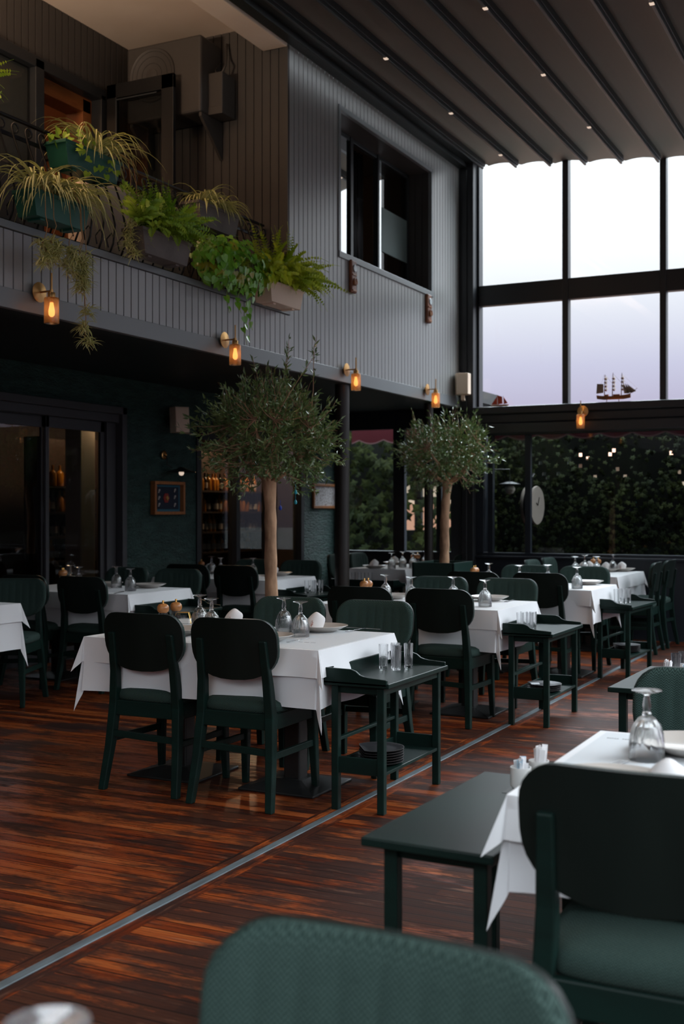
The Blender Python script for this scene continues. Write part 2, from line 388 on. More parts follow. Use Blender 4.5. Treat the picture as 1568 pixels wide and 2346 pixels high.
def plaster():
    m = mat('green_trowelled_plaster', (.011, .036, .032), .5, noise=((7, 5, 18), (.030, .078, .068), .38, .68)); n = m.node_tree; b = n.nodes['Principled BSDF']
    t = n.nodes['Texture Coordinate']; mp = n.nodes.new('ShaderNodeMapping'); mp.inputs['Scale'].default_value = (10, 13, 34); mp.inputs['Rotation'].default_value = (.35, 0, 0)
    n.links.new(t.outputs['Object'], mp.inputs[0]); v = n.nodes.new('ShaderNodeTexNoise'); v.inputs['Scale'].default_value = 1.3; v.inputs['Detail'].default_value = 5
    v.inputs['Distortion'].default_value = 1.2
    n.links.new(mp.outputs[0], v.inputs[0]); bp = n.nodes.new('ShaderNodeBump'); bp.inputs['Strength'].default_value = 1; bp.inputs['Distance'].default_value = .03
    n.links.new(v.outputs[0], bp.inputs['Height']); n.links.new(bp.outputs[0], b.inputs['Normal']); return m
M['plaster'] = plaster()

# ================================================================== SETTING
WX, FX, FY, LY = -7.0, -4.7, 12.55, 13.9      # green wall, facade plane, far wall, far wall of the left bay
def groove(mb, a0, a1, z0, z1, at, axis='y', p=.08, g=.011, d=.009, sgn=1, th=.02):
    """vertical tongue-and-groove boards between a0..a1; face at `at`, looking along sgn"""
    pts = []; a = math.floor(a0/p)*p
    cur = a0; pts.append((a0, 0))
    a = (math.floor(a0/p)+1)*p
    while a < a1-g:
        if a-g/2 > a0: pts += [(a-g/2, 0), (a-g/2+.001, -d), (a+g/2-.001, -d), (a+g/2, 0)]
        a += p
    pts.append((a1, 0))
    vs = []
    for (t, dd) in pts:
        for z in (z0, z1):
            q = at+dd*sgn
            vs.append((q, t, z) if axis == 'y' else (t, q, z))
    fs = [(2*i, 2*i+2, 2*i+3, 2*i+1) for i in range(len(pts)-1)]
    mb.add(vs, fs)
    # core behind the boards
    lo, hi = sorted((at-.0095*sgn, at-(.0095+th)*sgn))
    if axis == 'y': mb.box(lo, hi, a0, a1, z0, z1)
    else: mb.box(a0, a1, lo, hi, z0, z1)

# floor: the deck and the strip
struct(MB().box(-9.6, 2.6, -3.2, 14.0, -.12, 0).build('floor', M['floor']))
b = MB()
b.box(-2.402, -2.366, -3, 12.5, -.01, .004)
struct(b.build('trim_1', M['strip'], bevel=.002))

# facade
b = MB()
W0, W1, WZ0, WZ1 = 9.42, 11.58, 3.70, 4.97
groove(b, 8.48, 12.42, 2.64, WZ0-.05, FX); groove(b, 8.48, W0-.04, WZ0-.05, WZ1+.02, FX); groove(b, W1+.05, 12.42, WZ0-.05, WZ1+.02, FX)
groove(b, 8.48, 12.42, WZ1+.02, 5.22, FX)
groove(b, -3.0, 8.48, 2.64, 2.98, FX)
facade = struct(b.build('wall_left_facade', M['facade']))
b = MB().box(FX-.03, FX+.012, -3.0, 12.42, 2.53, 2.645)                         # bottom band
b.box(FX-.10, FX+.014, -3.0, 8.475, 2.985, 3.03)                                   # parapet coping
b.box(FX-.03, FX+.014, W0-.04, W1+.05, WZ0-.055, WZ0); b.box(FX-.03, FX+.010, W1, W1+.05, WZ0, WZ1+.02); b.box(FX-.03, FX+.010, W0-.045, W0, WZ0, WZ1+.02)
b.box(FX-.03, FX+.010, W0-.04, W1+.05, WZ1, WZ1+.045)
struct(b.build('trim_2', M['band'], bevel=.003))
# window recess in the facade
b = MB(); RX = FX-.25
b.box(RX-.1, FX-.03, W0-.02, W1+.02, WZ0-.03, WZ0-.001); b.box(RX-.1, FX-.03, W0-.02, W1+.02, WZ1, WZ1+.03); b.box(RX-.1, FX-.03, W0-.03, W0, WZ0, WZ1)
groove(b, RX-.1, FX-.03, WZ0, WZ1, W1, axis='x', sgn=-1)
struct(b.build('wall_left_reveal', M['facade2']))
w4 = struct(MB().box(RX-.05, RX, W0, W0+.05, WZ0, WZ1).box(RX-.05, RX, W1-.04, W1, WZ0, WZ1).box(RX-.05, RX, W0, W1, WZ1-.04, WZ1).box(RX-.05, RX, W0, W1, WZ0, WZ0+.03)
     .box(RX-.05, RX+.01, 10.13, 10.19, WZ0, WZ1).box(RX-.05, RX+.01, 10.76, 10.80, WZ0, WZ1).build('window_4', M['frame'], bevel=.004))
struct(MB().box(RX-.03, RX-.02, W0+.05, 10.06, WZ0, WZ1).box(RX-.03, RX-.02, 10.88, W1-.04, WZ0, WZ1).build('glass_pane', M['hpane'], w4))
struct(MB().box(RX-.02, RX-.012, 9.90, 10.08, WZ0+.03, WZ1-.04).box(RX-.02, RX-.012, 10.80, 10.885, WZ0+.03, WZ1-.04).build('reflection_strip', M['reflstrip'], w4))  # mirror strips put in to imitate the sky's bright reflection in the glass
struct(MB().box(RX-.018, RX-.010, 10.886, W1-.04, 4.02, 4.47).build('frosted_band', M['frost'], w4))
b = MB()                                                                          # curtain in the open casement, folded
pts = [(RX-.16+.03*math.sin(i*1.9), 10.42+i*.02) for i in range(17)]
b.add([(x, y, z) for x, y in pts for z in (WZ0-.1, WZ1)], [(2*i, 2*i+2, 2*i+3, 2*i+1) for i in range(16)])
tag(b.build('curtain', M['black'], solid=.004, smooth=True), 'black curtain hanging in the open upstairs window of the grey facade', 'curtain')

# balcony: floor, side wall, back wall, soffits, cream ceiling
BX = -6.28
b = MB().box(-9.6, FX-.03, -3, LY, 2.66, 2.80)
b.box(FX-.14, FX-.03, -3, 12.42, 2.53, 2.66)
struct(b.build('ceiling_lower', M['soffit']))
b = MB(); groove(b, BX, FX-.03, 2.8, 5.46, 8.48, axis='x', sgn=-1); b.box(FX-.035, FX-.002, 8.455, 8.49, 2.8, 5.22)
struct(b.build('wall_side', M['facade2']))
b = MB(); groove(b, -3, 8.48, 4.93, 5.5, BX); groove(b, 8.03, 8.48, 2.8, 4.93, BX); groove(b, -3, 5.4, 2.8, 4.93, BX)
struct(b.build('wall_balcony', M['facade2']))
struct(MB().box(-9.2, -4.94, -3, 8.6, 5.43, 5.5).build('ceiling_balcony', M['cream']))
struct(MB().box(-4.94, -4.705, -3, 8.46, 5.20, 5.5).build('ceiling_beam', M['cream'], bevel=.01))
b = MB().box(BX-.08, BX+.03, 5.4, 5.45, 2.8, 4.93).box(BX-.08, BX+.03, 7.17, 7.27, 2.8, 4.93).box(BX-.08, BX+.03, 5.4, 8.05, 4.86, 4.95).box(BX-.08, BX+.03, 7.99, 8.06, 2.8, 4.9)
w5 = struct(b.build('window_5', M['frame'], bevel=.004))
struct(MB().box(BX-.04, BX-.03, 5.45, 7.17, 2.85, 4.86).build('glass_pane', M['hpane'], w5))
b = MB().box(BX-.26, BX-.08, 7.88, 7.985, 2.8, 4.85).box(BX-.26, BX-.08, 7.28, 7.985, 4.74, 4.86)
struct(b.build('door_jamb', M['wood'], w5, bevel=.004))
# open balcony door leaf
d2 = struct(MB().box(-6.22, -6.12, 8.02, 8.06, 2.82, 4.98).box(-5.66, -5.54, 8.02, 8.06, 2.82, 4.98).box(-6.22, -5.54, 8.02, 8.06, 4.86, 4.98).box(-6.22, -5.54, 8.02, 8.06, 2.82, 2.98).build('door_2', M['black'], bevel=.004))
struct(MB().box(-6.12, -5.66, 8.035, 8.045, 2.98, 4.86).build('glass_pane', M['hpane'], d2))
struct(MB().box(-6.12, -5.70, 8.01, 8.02, 4.835, 4.845).box(-6.12, -6.11, 8.01, 8.02, 3.0, 4.84).build('door_bead', M['rafter'], d2))
tag(MB().box(BX-.062, BX-.055, 5.46, 7.168, 2.85, 4.86).build('reflection_sheet', mat('grey_reflection_sheet', (.20, .19, .17), .8)), 'grey sheet standing in for the reflection in the balcony window at the top left', 'blind')  # sheet put in to imitate the pale reflection on the pane
# upstairs rooms: terracotta room behind the balcony, brown room behind the casement
b = MB().box(-9.0, -8.9, 5.0, 8.6, 2.8, 5.4).box(-8.9, BX-.3, 8.35, 8.46, 2.8, 5.4).box(-8.9, BX-.1, 5.0, 5.1, 2.8, 5.4)
struct(b.build('wall_upper_room', M['warmwall']))
struct(MB().box(-8.4, BX-.31, 8.30, 8.345, 4.55, 4.68).build('trim_3', M['black']))
b = MB().box(-7.6, -7.5, 8.6, 12.5, 2.8, 5.4).box(-7.5, RX-.1, 12.3, 12.4, 2.8, 5.4).box(-7.5, BX+.01, 8.5, 8.6, 2.8, 5.4).box(-7.5, FX-.03, 8.5, 12.4, 5.24, 5.3)
struct(b.build('wall_casement_room', M['barwall']))
struct(MB().box(-5.7, -5.55, 11.05, 11.5, WZ0-.1, WZ1).box(-5.5, -5.4, 10.1, 11.3, WZ1-.14, WZ1-.02).build('trim_4', M['wood']))

# green wall with door and bar window
b = MB(); wx = WX-.14
b.box(wx, WX, 9.25, 10.56, 0, 2.66); b.box(wx, WX, 12.98, LY+.1, 0, 2.66); b.box(wx, WX, -3, 9.25, 2.36, 2.66); b.box(wx, WX, 10.56, 12.98, 2.22, 2.66)
b.box(wx, WX, 10.56, 12.98, 0, .25); b.box(wx, WX, -3, 4.0, 0, 2.36)
struct(b.build('wall_left', M['plaster']))
b = MB()
b.box(WX-.02, WX+.06, 4.0, 9.27, 2.30, 2.37); b.box(WX-.02, WX+.06, 9.20, 9.27, 0, 2.37)
b.box(WX-.10, WX+.02, 4.0, 9.20, 2.22, 2.30); b.box(WX-.12, WX-.02, 9.06, 9.20, 0, 2.22)
struct(b.build('trim_5', M['framehi'], bevel=.004))
for i, (y0, y1, x0) in enumerate(((8.22, 9.06, -.05), (7.3, 8.27, -.09), (6.3, 7.32, -.05), (5.3, 6.32, -.09))):
    b = MB(); x = WX+x0
    b.box(x-.03, x, y0, y0+.045, .0, 2.22); b.box(x-.03, x, y1-.06, y1, 0, 2.22); b.box(x-.03, x, y0, y1, 2.12, 2.22); b.box(x-.03, x, y0, y1, 0, .12)
    d = struct(b.build('door_%d' % (i+3), M['framehi'], bevel=.003))
    struct(MB().box(x-.02, x-.012, y0+.045, y1-.06, .12, 2.12).build('glass_pane', M['door_g'], d))
    if i == 1: MB().box(x, x+.02, y1-.045, y1-.025, 1.25, 1.42).build('door_handle', M['steel'], d, bevel=.003)
b = MB()
for y in (10.56, 11.36, 12.12, 12.90): b.box(WX-.09, WX+.02, y, y+.08, .25, 2.22)
b.box(WX-.09, WX+.02, 10.56, 12.98, 2.14, 2.24); b.box(WX-.09, WX+.02, 10.56, 12.98, .25, .33)
w6 = struct(b.build('window_6', M['frame'], bevel=.004))
struct(MB().box(WX-.05, WX-.042, 10.64, 12.9, .33, 2.14).build('glass_pane', M['door_g'], w6))
# bar room
b = MB().box(-9.5, -9.4, 3, 13.9, 0, 2.66).box(-9.4, WX-.14, 13.85, 13.9, 0, 2.66).box(-9.4, WX-.14, 3.9, 4.0, 0, 2.66)

struct(b.build('wall_bar', M['barwall']))
struct(MB().box(-7.75, -7.55, 9.32, 9.55, 0, 2.66).build('wall_pillar', M['cream'], bevel=.01))

# far wall: corner column, glazing, beam, sill wall
b = MB().box(-4.80, -4.53, 12.42, 12.75, 0, 5.3).box(-4.66, -4.60, 12.40, 12.42, 0, 5.2)
struct(b.build('wall_far_column', M['frame'], bevel=.006))
b = MB(); y0, y1 = FY, FY+.10
b.box(-4.55, 2.6, y0, y1, 3.68, 3.91); b.box(-4.55, 2.6, y0+.0, y1, 5.05, 5.3) if False else None
k = -3.545; xs = []
while k < 2.5: xs.append(k); k += 1.05
for x in xs: b.box(x, x+.068, y0-.01, y1, 2.5, 5.4)
b.box(-4.53, -4.505, y0, y1, 2.5, 5.3); b.box(-4.55, 2.6, y0, y1, 5.30, 5.45)
w1 = struct(b.build('window_1', M['frame'], bevel=.006))
struct(MB().box(-4.53, 2.6, y0+.045, y0+.053, 2.52, 5.35).build('glass_pane', M['pane'], w1))
b = MB().box(-4.53, 2.6, 12.38, 12.72, 2.44, 2.525).box(-4.53, 2.6, 12.43, 12.70, 2.34, 2.445).box(-4.53, 2.6, 12.36, 12.70, 2.22, 2.335)
struct(b.build('wall_far_beam', M['frame'], bevel=.012))
b = MB().box(-4.53, 2.6, FY-.03, FY+.08, 0, .84)
struct(b.build('wall_far', M['navy']))
struct(MB().box(-4.53, 2.6, FY-.07, FY+.1, .84, .865).box(-4.53, 2.6, FY-.02, FY+.1, .865, .90).build('trim_6', M['navy'], bevel=.004))
b = MB().box(-4.53, -4.44, FY-.04, FY+.06, .89, 2.23).box(-4.40, -4.34, FY-.01, FY+.06, .89, 2.23)
for x in (-3.97, -1.9, .2, 2.3): b.box(x, x+.065, FY, FY+.06, .89, 2.23)
w2 = struct(b.build('window_2', M['navy'], bevel=.004))
struct(MB().box(-4.34, 2.6, FY+.03, FY+.038, .9, 2.23).build('glass_pane', M['hpane'], w2))
# left bay far wall
b = MB().box(WX, -4.80, LY, LY+.1, 0, .82).box(WX, -4.80, LY, LY+.1, 2.43, 2.66).box(-4.86, -4.80, 12.75, LY, 0, 2.66)
struct(b.build('wall_far_bay', M['navy']))
struct(MB().box(WX, -4.8, LY-.05, LY+.06, .82, .85).build('trim_7', M['navy'], bevel=.004))
b = MB()
for x, wd in ((WX, .12), (-6.16, .16), (-5.56, .07), (-5.32, .4)): b.box(x, x+wd, LY-.02, LY+.06, .85, 2.43)
w3 = struct(b.build('window_3', M['navy'], bevel=.004))
struct(MB().box(WX, -4.86, LY+.03, LY+.038, .85, 2.43).build('glass_pane', M['hpane'], w3))
# round posts under the facade edge
for i, (x, y, r) in enumerate(((-4.80, 9.66, .067), (-4.83, 11.84, .05))):
    b = MB().lathe([(r+.02, 0), (r+.02, .02), (r, .025), (r, 2.55)], 24, (x, y, 0))
    struct(b.build('wall_post_%d' % (i+1), mat('brown_black_post_%d' % i, (.018, .014, .011), .4), smooth='auto'))
# right and back of the room
struct(MB().box(2.5, 2.6, -3.2, 12.6, 0, .45).box(2.5, 2.6, -3.2, 12.6, 4.45, 4.7).build('wall_right', M['navy']))
struct(MB().box(-4.6, 2.6, -3.2, -3.1, 0, .95).box(-4.6, 2.6, -3.2, -3.1, 4.9, 5.4).box(-9.6, -4.6, -3.2, -3.1, 0, 5.5).build('wall_back', M['navy']))

# roof: gutter, rafters, fabric between them
def rz_(x): return 5.17-.095*(x+4.38)
b = MB().box(-4.70, -4.60, -3, 12.5, 5.22, 5.40).box(-4.60, -4.50, -3, 12.5, 5.27, 5.36).box(-4.50, -4.40, -3, 12.5, 5.30, 5.40)
struct(b.build('ceiling_gutter', M['soffit'], bevel=.006))
b = MB(); X0 = -4.40; pitch = .385
xs = [X0+i*pitch for i in range(19)]
vs = []; fs = []; ny = 2
for j, x in enumerate(xs[:-1]):
    for t in range(7):
        u = t/6; xx = x+u*pitch; zz = rz_(xx)+.085+.03*(1-(2*u-1)**2)
        vs += [(xx, -3, zz), (xx, 12.57, zz)]
    n0 = j*14
    fs += [(n0+2*t, n0+2*t+1, n0+2*t+3, n0+2*t+2) for t in range(6)]
b.add(vs, fs)
struct(b.build('ceiling', M['awn'], smooth=True, solid=.006))
for i, x in enumerate(xs[:-1]):
    z = rz_(x)
    b = MB().box(x-.022, x+.022, -3, 12.40, z+.03, z+.095).box(x-.012, x+.012, -3, 12.38, z, z+.03)
    rf = struct(b.build('ceiling_rafter_%d' % (i+1), M['rafter'], bevel=.004))
    if i in (1, 4, 7, 10):
        sh = {1: 8.9, 4: 9.55, 7: 8.3, 10: 8.9}[i]
        for y in (sh-2.9, sh-1.45, sh, sh+1.5, sh+2.95):
            if y < 12.3: MB().box(x-.016, x+.016, y-.018, y+.018, z-.006, z+.002).build('spotlight', M['led'], rf)

# outside: ground, hedge, awnings, house
struct(MB().box(-60, 60, 14.05, 90, -.25, -.13).box(2.7, 60, -40, 14, -.25, -.13).build('ground', M['ground']))
def leaf4(b, p, d, n, L, W, mi=0, fold=.25):
    d = d.normalized(); s = d.cross(n)
    if s.length < 1e-4: s = d.orthogonal()
    s.normalize(); up = s.cross(d)
    a = p; t = p+d*L; m1 = p+d*L*.45
    b.add([a, m1+s*W/2+up*W*fold, t, m1-s*W/2+up*W*fold, m1], [(0, 4, 1), (4, 2, 1), (0, 3, 4), (4, 3, 2)], mi)
def rv(s=1): return Vector((random.uniform(-s, s), random.uniform(-s, s), random.uniform(-s, s)))
def ivy_leaf(b, p, n, S, mi=0):
    n = n.normalized(); s = n.orthogonal().normalized(); a = random.uniform(0, 2*PI)
    u = s*math.cos(a)+n.cross(s)*math.sin(a); v = n.cross(u)
    pr = [(0, -.35), (.45, -.45), (.35, 0), (.55, .25), (.18, .3), (0, .75), (-.18, .3), (-.55, .25), (-.35, 0), (-.45, -.45)]
    vs = [p+n*S*.08]+[p+u*x*S+v*y*S for x, y in pr]
    b.add(vs, [(0, i+1, (i+1) % 10+1) for i in range(10)], mi)
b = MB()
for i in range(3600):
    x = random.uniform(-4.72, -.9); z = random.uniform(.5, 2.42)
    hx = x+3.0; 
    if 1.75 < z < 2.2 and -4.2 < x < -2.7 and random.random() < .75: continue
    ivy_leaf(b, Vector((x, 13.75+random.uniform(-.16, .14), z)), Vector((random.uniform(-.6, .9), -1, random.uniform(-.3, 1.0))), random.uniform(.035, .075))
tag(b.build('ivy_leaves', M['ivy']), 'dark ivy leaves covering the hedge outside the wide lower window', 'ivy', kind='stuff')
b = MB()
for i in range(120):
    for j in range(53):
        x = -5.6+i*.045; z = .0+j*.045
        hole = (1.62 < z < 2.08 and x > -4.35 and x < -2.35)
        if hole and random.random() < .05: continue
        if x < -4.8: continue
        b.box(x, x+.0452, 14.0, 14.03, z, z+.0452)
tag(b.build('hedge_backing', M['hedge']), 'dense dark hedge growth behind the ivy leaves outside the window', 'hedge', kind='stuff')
# garden trees seen through the bay window (left): dark trunks and foliage
b = MB()
for i in range(1500):
    x = random.uniform(-11, -5.5); z = random.uniform(.2, 2.6)
    px_ = x
    if -7.75 < x < -6.95 and z < 2.4 and random.random() < .55: continue
    ivy_leaf(b, Vector((x, 17.5+random.uniform(-.3, .3), z)), Vector((random.uniform(-.6, .6), -1, random.uniform(-.3, .6))), random.uniform(.10, .2))
tag(b.build('garden_foliage', M['ivy']), 'dark shrub foliage outside the window of the left bay', 'shrub', kind='stuff')
b = MB()
for (x0, x1) in ((-14, -7.75), (-6.75, -4.9)): b.box(x0, x1, 17.9, 18.0, -.1, 2.75)
b.box(-7.75, -6.75, 17.9, 18.0, -.1, 1.05); b.box(-7.75, -6.75, 17.9, 18.0, 1.55, 1.60); b.box(-7.56, -7.44, 17.9, 18, 1, 2.6); b.box(-7.75, -6.75, 17.9, 18, 1.80, 2.75)
tag(b.build('garden_screen', M['hedge'], bevel=.01), 'dark garden screen with openings outside the left bay window', 'screen')
house = thing('house', 'terracotta and cream house far outside beyond the left bay window', 'house', (-11, 30, 0))
MB().box(-9, 9, 0, 6, -.2, 1.55).build('lower_wall', M['terra'], house)
MB().box(-9, 9, .05, 6, 1.55, 2.7).build('upper_wall', M['creamh'], house)
MB().prism([(-.5, 2.7), (6.5, 2.7), (3, 3.3)], -9.3, 9.3, 'x').build('roof', M['terra'], house)
def awning(x0, x1, y0, zt, zb, label, depth=1.1):
    t = thing('awning', label, 'awning', (0, 0, 0)); b = MB(); vs = []; n = int((x1-x0)/.02)
    for i in range(n+1):
        x = x0+(x1-x0)*i/n; s = abs(math.sin(x*PI/.36))
        vs += [(x, y0, zt), (x, y0, zb-.05*s), (x, y0-.002, zb-.05*s), (x, y0-.002, zb-.05*s-.018)]
    b.add([v for i, v in enumerate(vs) if i % 4 < 2], [(2*i, 2*i+1, 2*i+3, 2*i+2) for i in range(n)])
    b.build('valance', M['awnred'], t, solid=.003)
    b = MB(); b.add([v for i, v in enumerate(vs) if i % 4 >= 2], [(2*i, 2*i+1, 2*i+3, 2*i+2) for i in range(n)])
    b.build('hem', M['awnhem'], t, solid=.004)
    for i in range(int((x1-x0)/1.0)+1):
        MB().box(x0+i*1.0+.05, x0+i*1.0+.08, y0-depth, y0+.01, zt-.03, zt).build('bracket', M['frame'], t)
    
    return t
awning(-6.95, -4.9, 14.28, 2.62, 2.33, 'wine red scalloped awning outside the left bay window', .27)
awning(-4.5, 2.6, 12.98, 2.40, 2.245, 'long wine red scalloped awning above the ivy hedge window', .27)
struct(MB().box(-4.5, 2.6, 12.98, 13.35, 2.41, 2.44).build('roof_outside', M['awnred']))


# ================================================================== FURNITURE
TZ = .735                                          # height of the covered table top
def W(px, py, h):                                    # point at height h seen at a pixel of the photograph (used once to lay the place out)
    z = FPX*(CAMH-h)/(py-HORY); x = (px-784)*z/FPX
    return Vector((x*cs-z*sn, x*sn+z*cs, h))

def make_chair():
    t = thing('dining_chair', 'x', 'chair')
    # legs
    def rear(s):
        b = MB(); P = [(.215, -.262, 0), (.198, -.222, .22), (.186, -.200, .42), (.176, -.212, .58), (.170, -.250, .775)]
        wd = [(.037, .034), (.042, .042), (.045, .048), (.042, .040), (.036, .024)]
        for i in range(4):
            p, q = P[i], P[i+1]
            vs = []
            for (pp, (u, v)) in ((p, wd[i]), (q, wd[i+1])):
                for a, c in ((-1, -1), (1, -1), (1, 1), (-1, 1)): vs.append((s*pp[0]+a*u/2, pp[1]+c*v/2, pp[2]))
            f = [(0,1,5,4), (1,2,6,5), (2,3,7,6), (3,0,4,7)]
            if i == 0: f.append((3,2,1,0))
            if i == 3: f.append((4,5,6,7))
            b.add(vs, f)
        return b
    def front(s):
        b = MB(); vs = []
        for (x, y, z, u) in ((.200, .215, 0, .030), (.188, .195, .42, .048)):
            for a, c in ((-1, -1), (1, -1), (1, 1), (-1, 1)): vs.append((s*x+a*u/2, y+c*u/2, z))
        b.add(vs, [(0,1,5,4), (1,2,6,5), (2,3,7,6), (3,0,4,7), (3,2,1,0), (4,5,6,7)]); return b
    for s in (-1, 1): rear(s).build('leg', M['paint'], t, bevel=.005)
    for s in (-1, 1): front(s).build('leg', M['paint'], t, bevel=.005)
    b = MB().bar((-.19, -.205, .400), (.19, -.205, .400), .026, .075).bar((-.19, .198, .400), (.19, .198, .400), .026, .075)
    for s in (-1, 1): b.bar((s*.19, -.2, .400), (s*.19, .2, .400), .026, .075)
    b.build('seat_frame', M['paint'], t, bevel=.005)
    MB().bar((-.196, -.222, .275), (.196, -.222, .262), .018, .032).build('stretcher', M['paint'], t, bevel=.003)
    for s in (-1, 1): MB().bar((s*.198, -.222, .245), (s*.193, .205, .24), .018, .032).build('stretcher', M['paint'], t, bevel=.003)
    # seat pad: rounded outline, domed
    b = MB(); N = 40; out = []
    for k in range(N):
        a = 2*PI*k/N; c, s_ = math.cos(a), math.sin(a); e = 2/4.2
        x = abs(c)**e*(1 if c > 0 else -1); y = abs(s_)**e*(1 if s_ > 0 else -1)
        out.append((x*(.225+.008*y), y*.218+.002))
    rings = [(.965, .436), (1.0, .448), (1.0, .466), (.97, .482), (.85, .494), (.55, .502), (.2, .505)]
    vs = [(x*r, y*r, z) for r, z in rings for x, y in out]
    fs = [(i*N+k, i*N+(k+1) % N, (i+1)*N+(k+1) % N, (i+1)*N+k) for i in range(len(rings)-1) for k in range(N)]
    fs += [tuple(reversed(range(N))), tuple(range((len(rings)-1)*N, len(rings)*N))]
    b.add(vs, fs); b.build('seat', M['fabric'], t, smooth='auto', ang=60)
    # backrest
    Hh = .285; Z0 = .588; rt = .085
    def hw(z, Wd):
        if z < .155: return Wd*(max(0, 1-(1-z/.155)**2.35))**(1/2.5)
        if z > Hh-rt: return Wd-rt+math.sqrt(max(0, rt*rt-(z-(Hh-rt))**2))
        return Wd
    zs = [Hh*(.5-.5*math.cos(PI*i/16)) for i in range(17)]
    def sheet(Wd, y_off, ins, channels=0, fine=False):
        vs = []; nx = 72 if fine else 32
        for z in zs:
            zz = z*(1-2*ins/Hh)+ins
            w_ = max(hw(z, Wd)-ins, .0)
            w_ = max(w_, .003)
            for i in range(nx+1):
                u = -1+2*i/nx; x = u*w_
                y = -.235-.13*(zz)+.55*x*x+y_off
                if channels:
                    e = min(1, (1-abs(u))*w_/.018, zz/.03 if zz < .1 else 1, (Hh-zz)/.02)
                    e2 = max(0, min(1, (Hh-zz)/.07, zz/.05))
                    y += -.018*(1-max(0, e)**.5) + .0045*abs(math.sin(x*PI/.052))**.5*e2
                vs.append((x, y, Z0+zz))
        return vs, nx+1
    def solid(Wd, yb, yf, ins, ch):
        A, n = sheet(Wd, yb, ins, 0, bool(ch)); B, _ = sheet(Wd, yf, ins, ch, bool(ch)); b = MB(); m = len(zs); off = len(A)
        fs = []
        for j in range(m-1):
            for i in range(n-1):
                a = j*n+i
                fs.append((a, a+1, a+n+1, a+n)); fs.append((off+a, off+a+n, off+a+n+1, off+a+1))
        per = [i for i in range(n)]+[j*n+n-1 for j in range(1, m)]+[(m-1)*n+i for i in range(n-2, -1, -1)]+[j*n for j in range(m-2, 0, -1)]
        for i in range(len(per)):
            a, c = per[i], per[(i+1) % len(per)]; fs.append((a, off+a, off+c, c))
        b.add(A+B, fs); return b
    solid(.232, 0, .013, 0, 0).build('backrest', M['shell'], t, smooth='auto', ang=50, bevel=.003)
    solid(.2315, .0135, .040, .0005, 1).build('back_cushion', M['fabric'], t, smooth='auto', ang=60)
    return t
chair = Stock(make_chair)
def place_chair(x, y, deg, label, group): return chair((x, y, 0), rad(deg), label, group)

# ---- tables
def cloth_mesh(lx, ly, drop, seed, top, off, flare=.04, fold=1.0, hem=0):
    R = random.Random(seed); hx, hy = lx/2+off, ly/2+off; b = MB()
    per = []                                           # (x, y, nx, ny, hem length, kind)
    def side(x0, y0, x1, y1, nx, ny, n):
        for i in range(n+1):
            t = i/n; per.append((x0+(x1-x0)*t, y0+(y1-y0)*t, nx, ny, drop, t, 0))
    def corner(cx, cy, a0):
        n = 18
        for i in range(1, n):
            ph = i/n*90; a = rad(a0+ph); L = drop/max(math.cos(rad(ph)), math.sin(rad(ph)))
            per.append((cx, cy, math.cos(a), math.sin(a), L, ph, 1))
    side(-hx, -hy, hx, -hy, 0, -1, 44); corner(hx, -hy, -90)
    side(hx, -hy, hx, hy, 1, 0, 30); corner(hx, hy, 0)
    side(hx, hy, -hx, hy, 0, 1, 44); corner(-hx, hy, 90)
    side(-hx, hy, -hx, -hy, -1, 0, 30); corner(-hx, -hy, 180)
    ph = [R.uniform(0, 6.28) for _ in range(6)]; rows = 9; n = len(per); vs = []
    fa = [R.uniform(.75, 1.25) for _ in range(8)]
    for r in range(rows+1):
        v = r/rows
        for i, (x, y, nx, ny, L, t, k) in enumerate(per):
            d = v*L
            if k == 0:
                s = x*1.0 if ny else y
                wv = (.009*math.sin(s*9+ph[0])+.006*math.sin(s*21+ph[1]))*v*fold
                e = min(t, 1-t); near = max(0, 1-e/.16)
                o = .004+wv+.010*v+.010*near*near*v
                px_, py_ = x+nx*o, y+ny*o
            else:
                q = 1-abs(t-45)/45                         # 0 at the sides, 1 on the diagonal
                o = (.020+flare*q**1.2-.018*math.sin(q*PI))*v+.004
                px_, py_ = x+nx*o, y+ny*o
            rr = .006
            if d < rr: z = top-rr+math.sqrt(max(0, rr*rr-d*d))*0+rr*(1-(d/rr)**2)*1
            else: z = top-d
            vs.append((px_, py_, z))
    fs = []
    for r in range(rows):
        for i in range(n):
            a = r*n+i; c = r*n+(i+1) % n; fs.append((a, a+n, c+n, c))
    b.add(vs, fs)
    # the flat top, slightly uneven
    gx, gy = 12, 8; base = len(b.v); top_v = []
    b.f.append(tuple(range(n))); b.m.append(0)
    return b
def make_table(lx, ly, ped):
    t = thing('dining_table', 'x', 'table')
    MB().box(-lx/2, lx/2, -ly/2, ly/2, TZ-.040, TZ-.010).build('tabletop', M['pedestal'], t, bevel=.004)
    for (x, y) in ped:
        MB().box(x-.045, x+.045, y-.045, y+.045, .03, TZ-.06).box(x-.16, x+.16, y-.16, y+.16, TZ-.055, TZ-.040).build('pedestal', M['pedestal'], t, bevel=.008)
        b = MB(); o = .21; i_ = .07
        b.add([(x-o, y-o, 0), (x+o, y-o, 0), (x+o, y+o, 0), (x-o, y+o, 0), (x-o, y-o, .012), (x+o, y-o, .012), (x+o, y+o, .012), (x-o, y+o, .012),
               (x-i_, y-i_, .045), (x+i_, y-i_, .045), (x+i_, y+i_, .045), (x-i_, y+i_, .045)],
              [(3,2,1,0), (0,1,5,4), (1,2,6,5), (2,3,7,6), (3,0,4,7), (4,5,9,8), (5,6,10,9), (6,7,11,10), (7,4,8,11), (8,9,10,11)])
        b.build('base', M['pedestal'], t, bevel=.004)
    return t
TABLES = {}
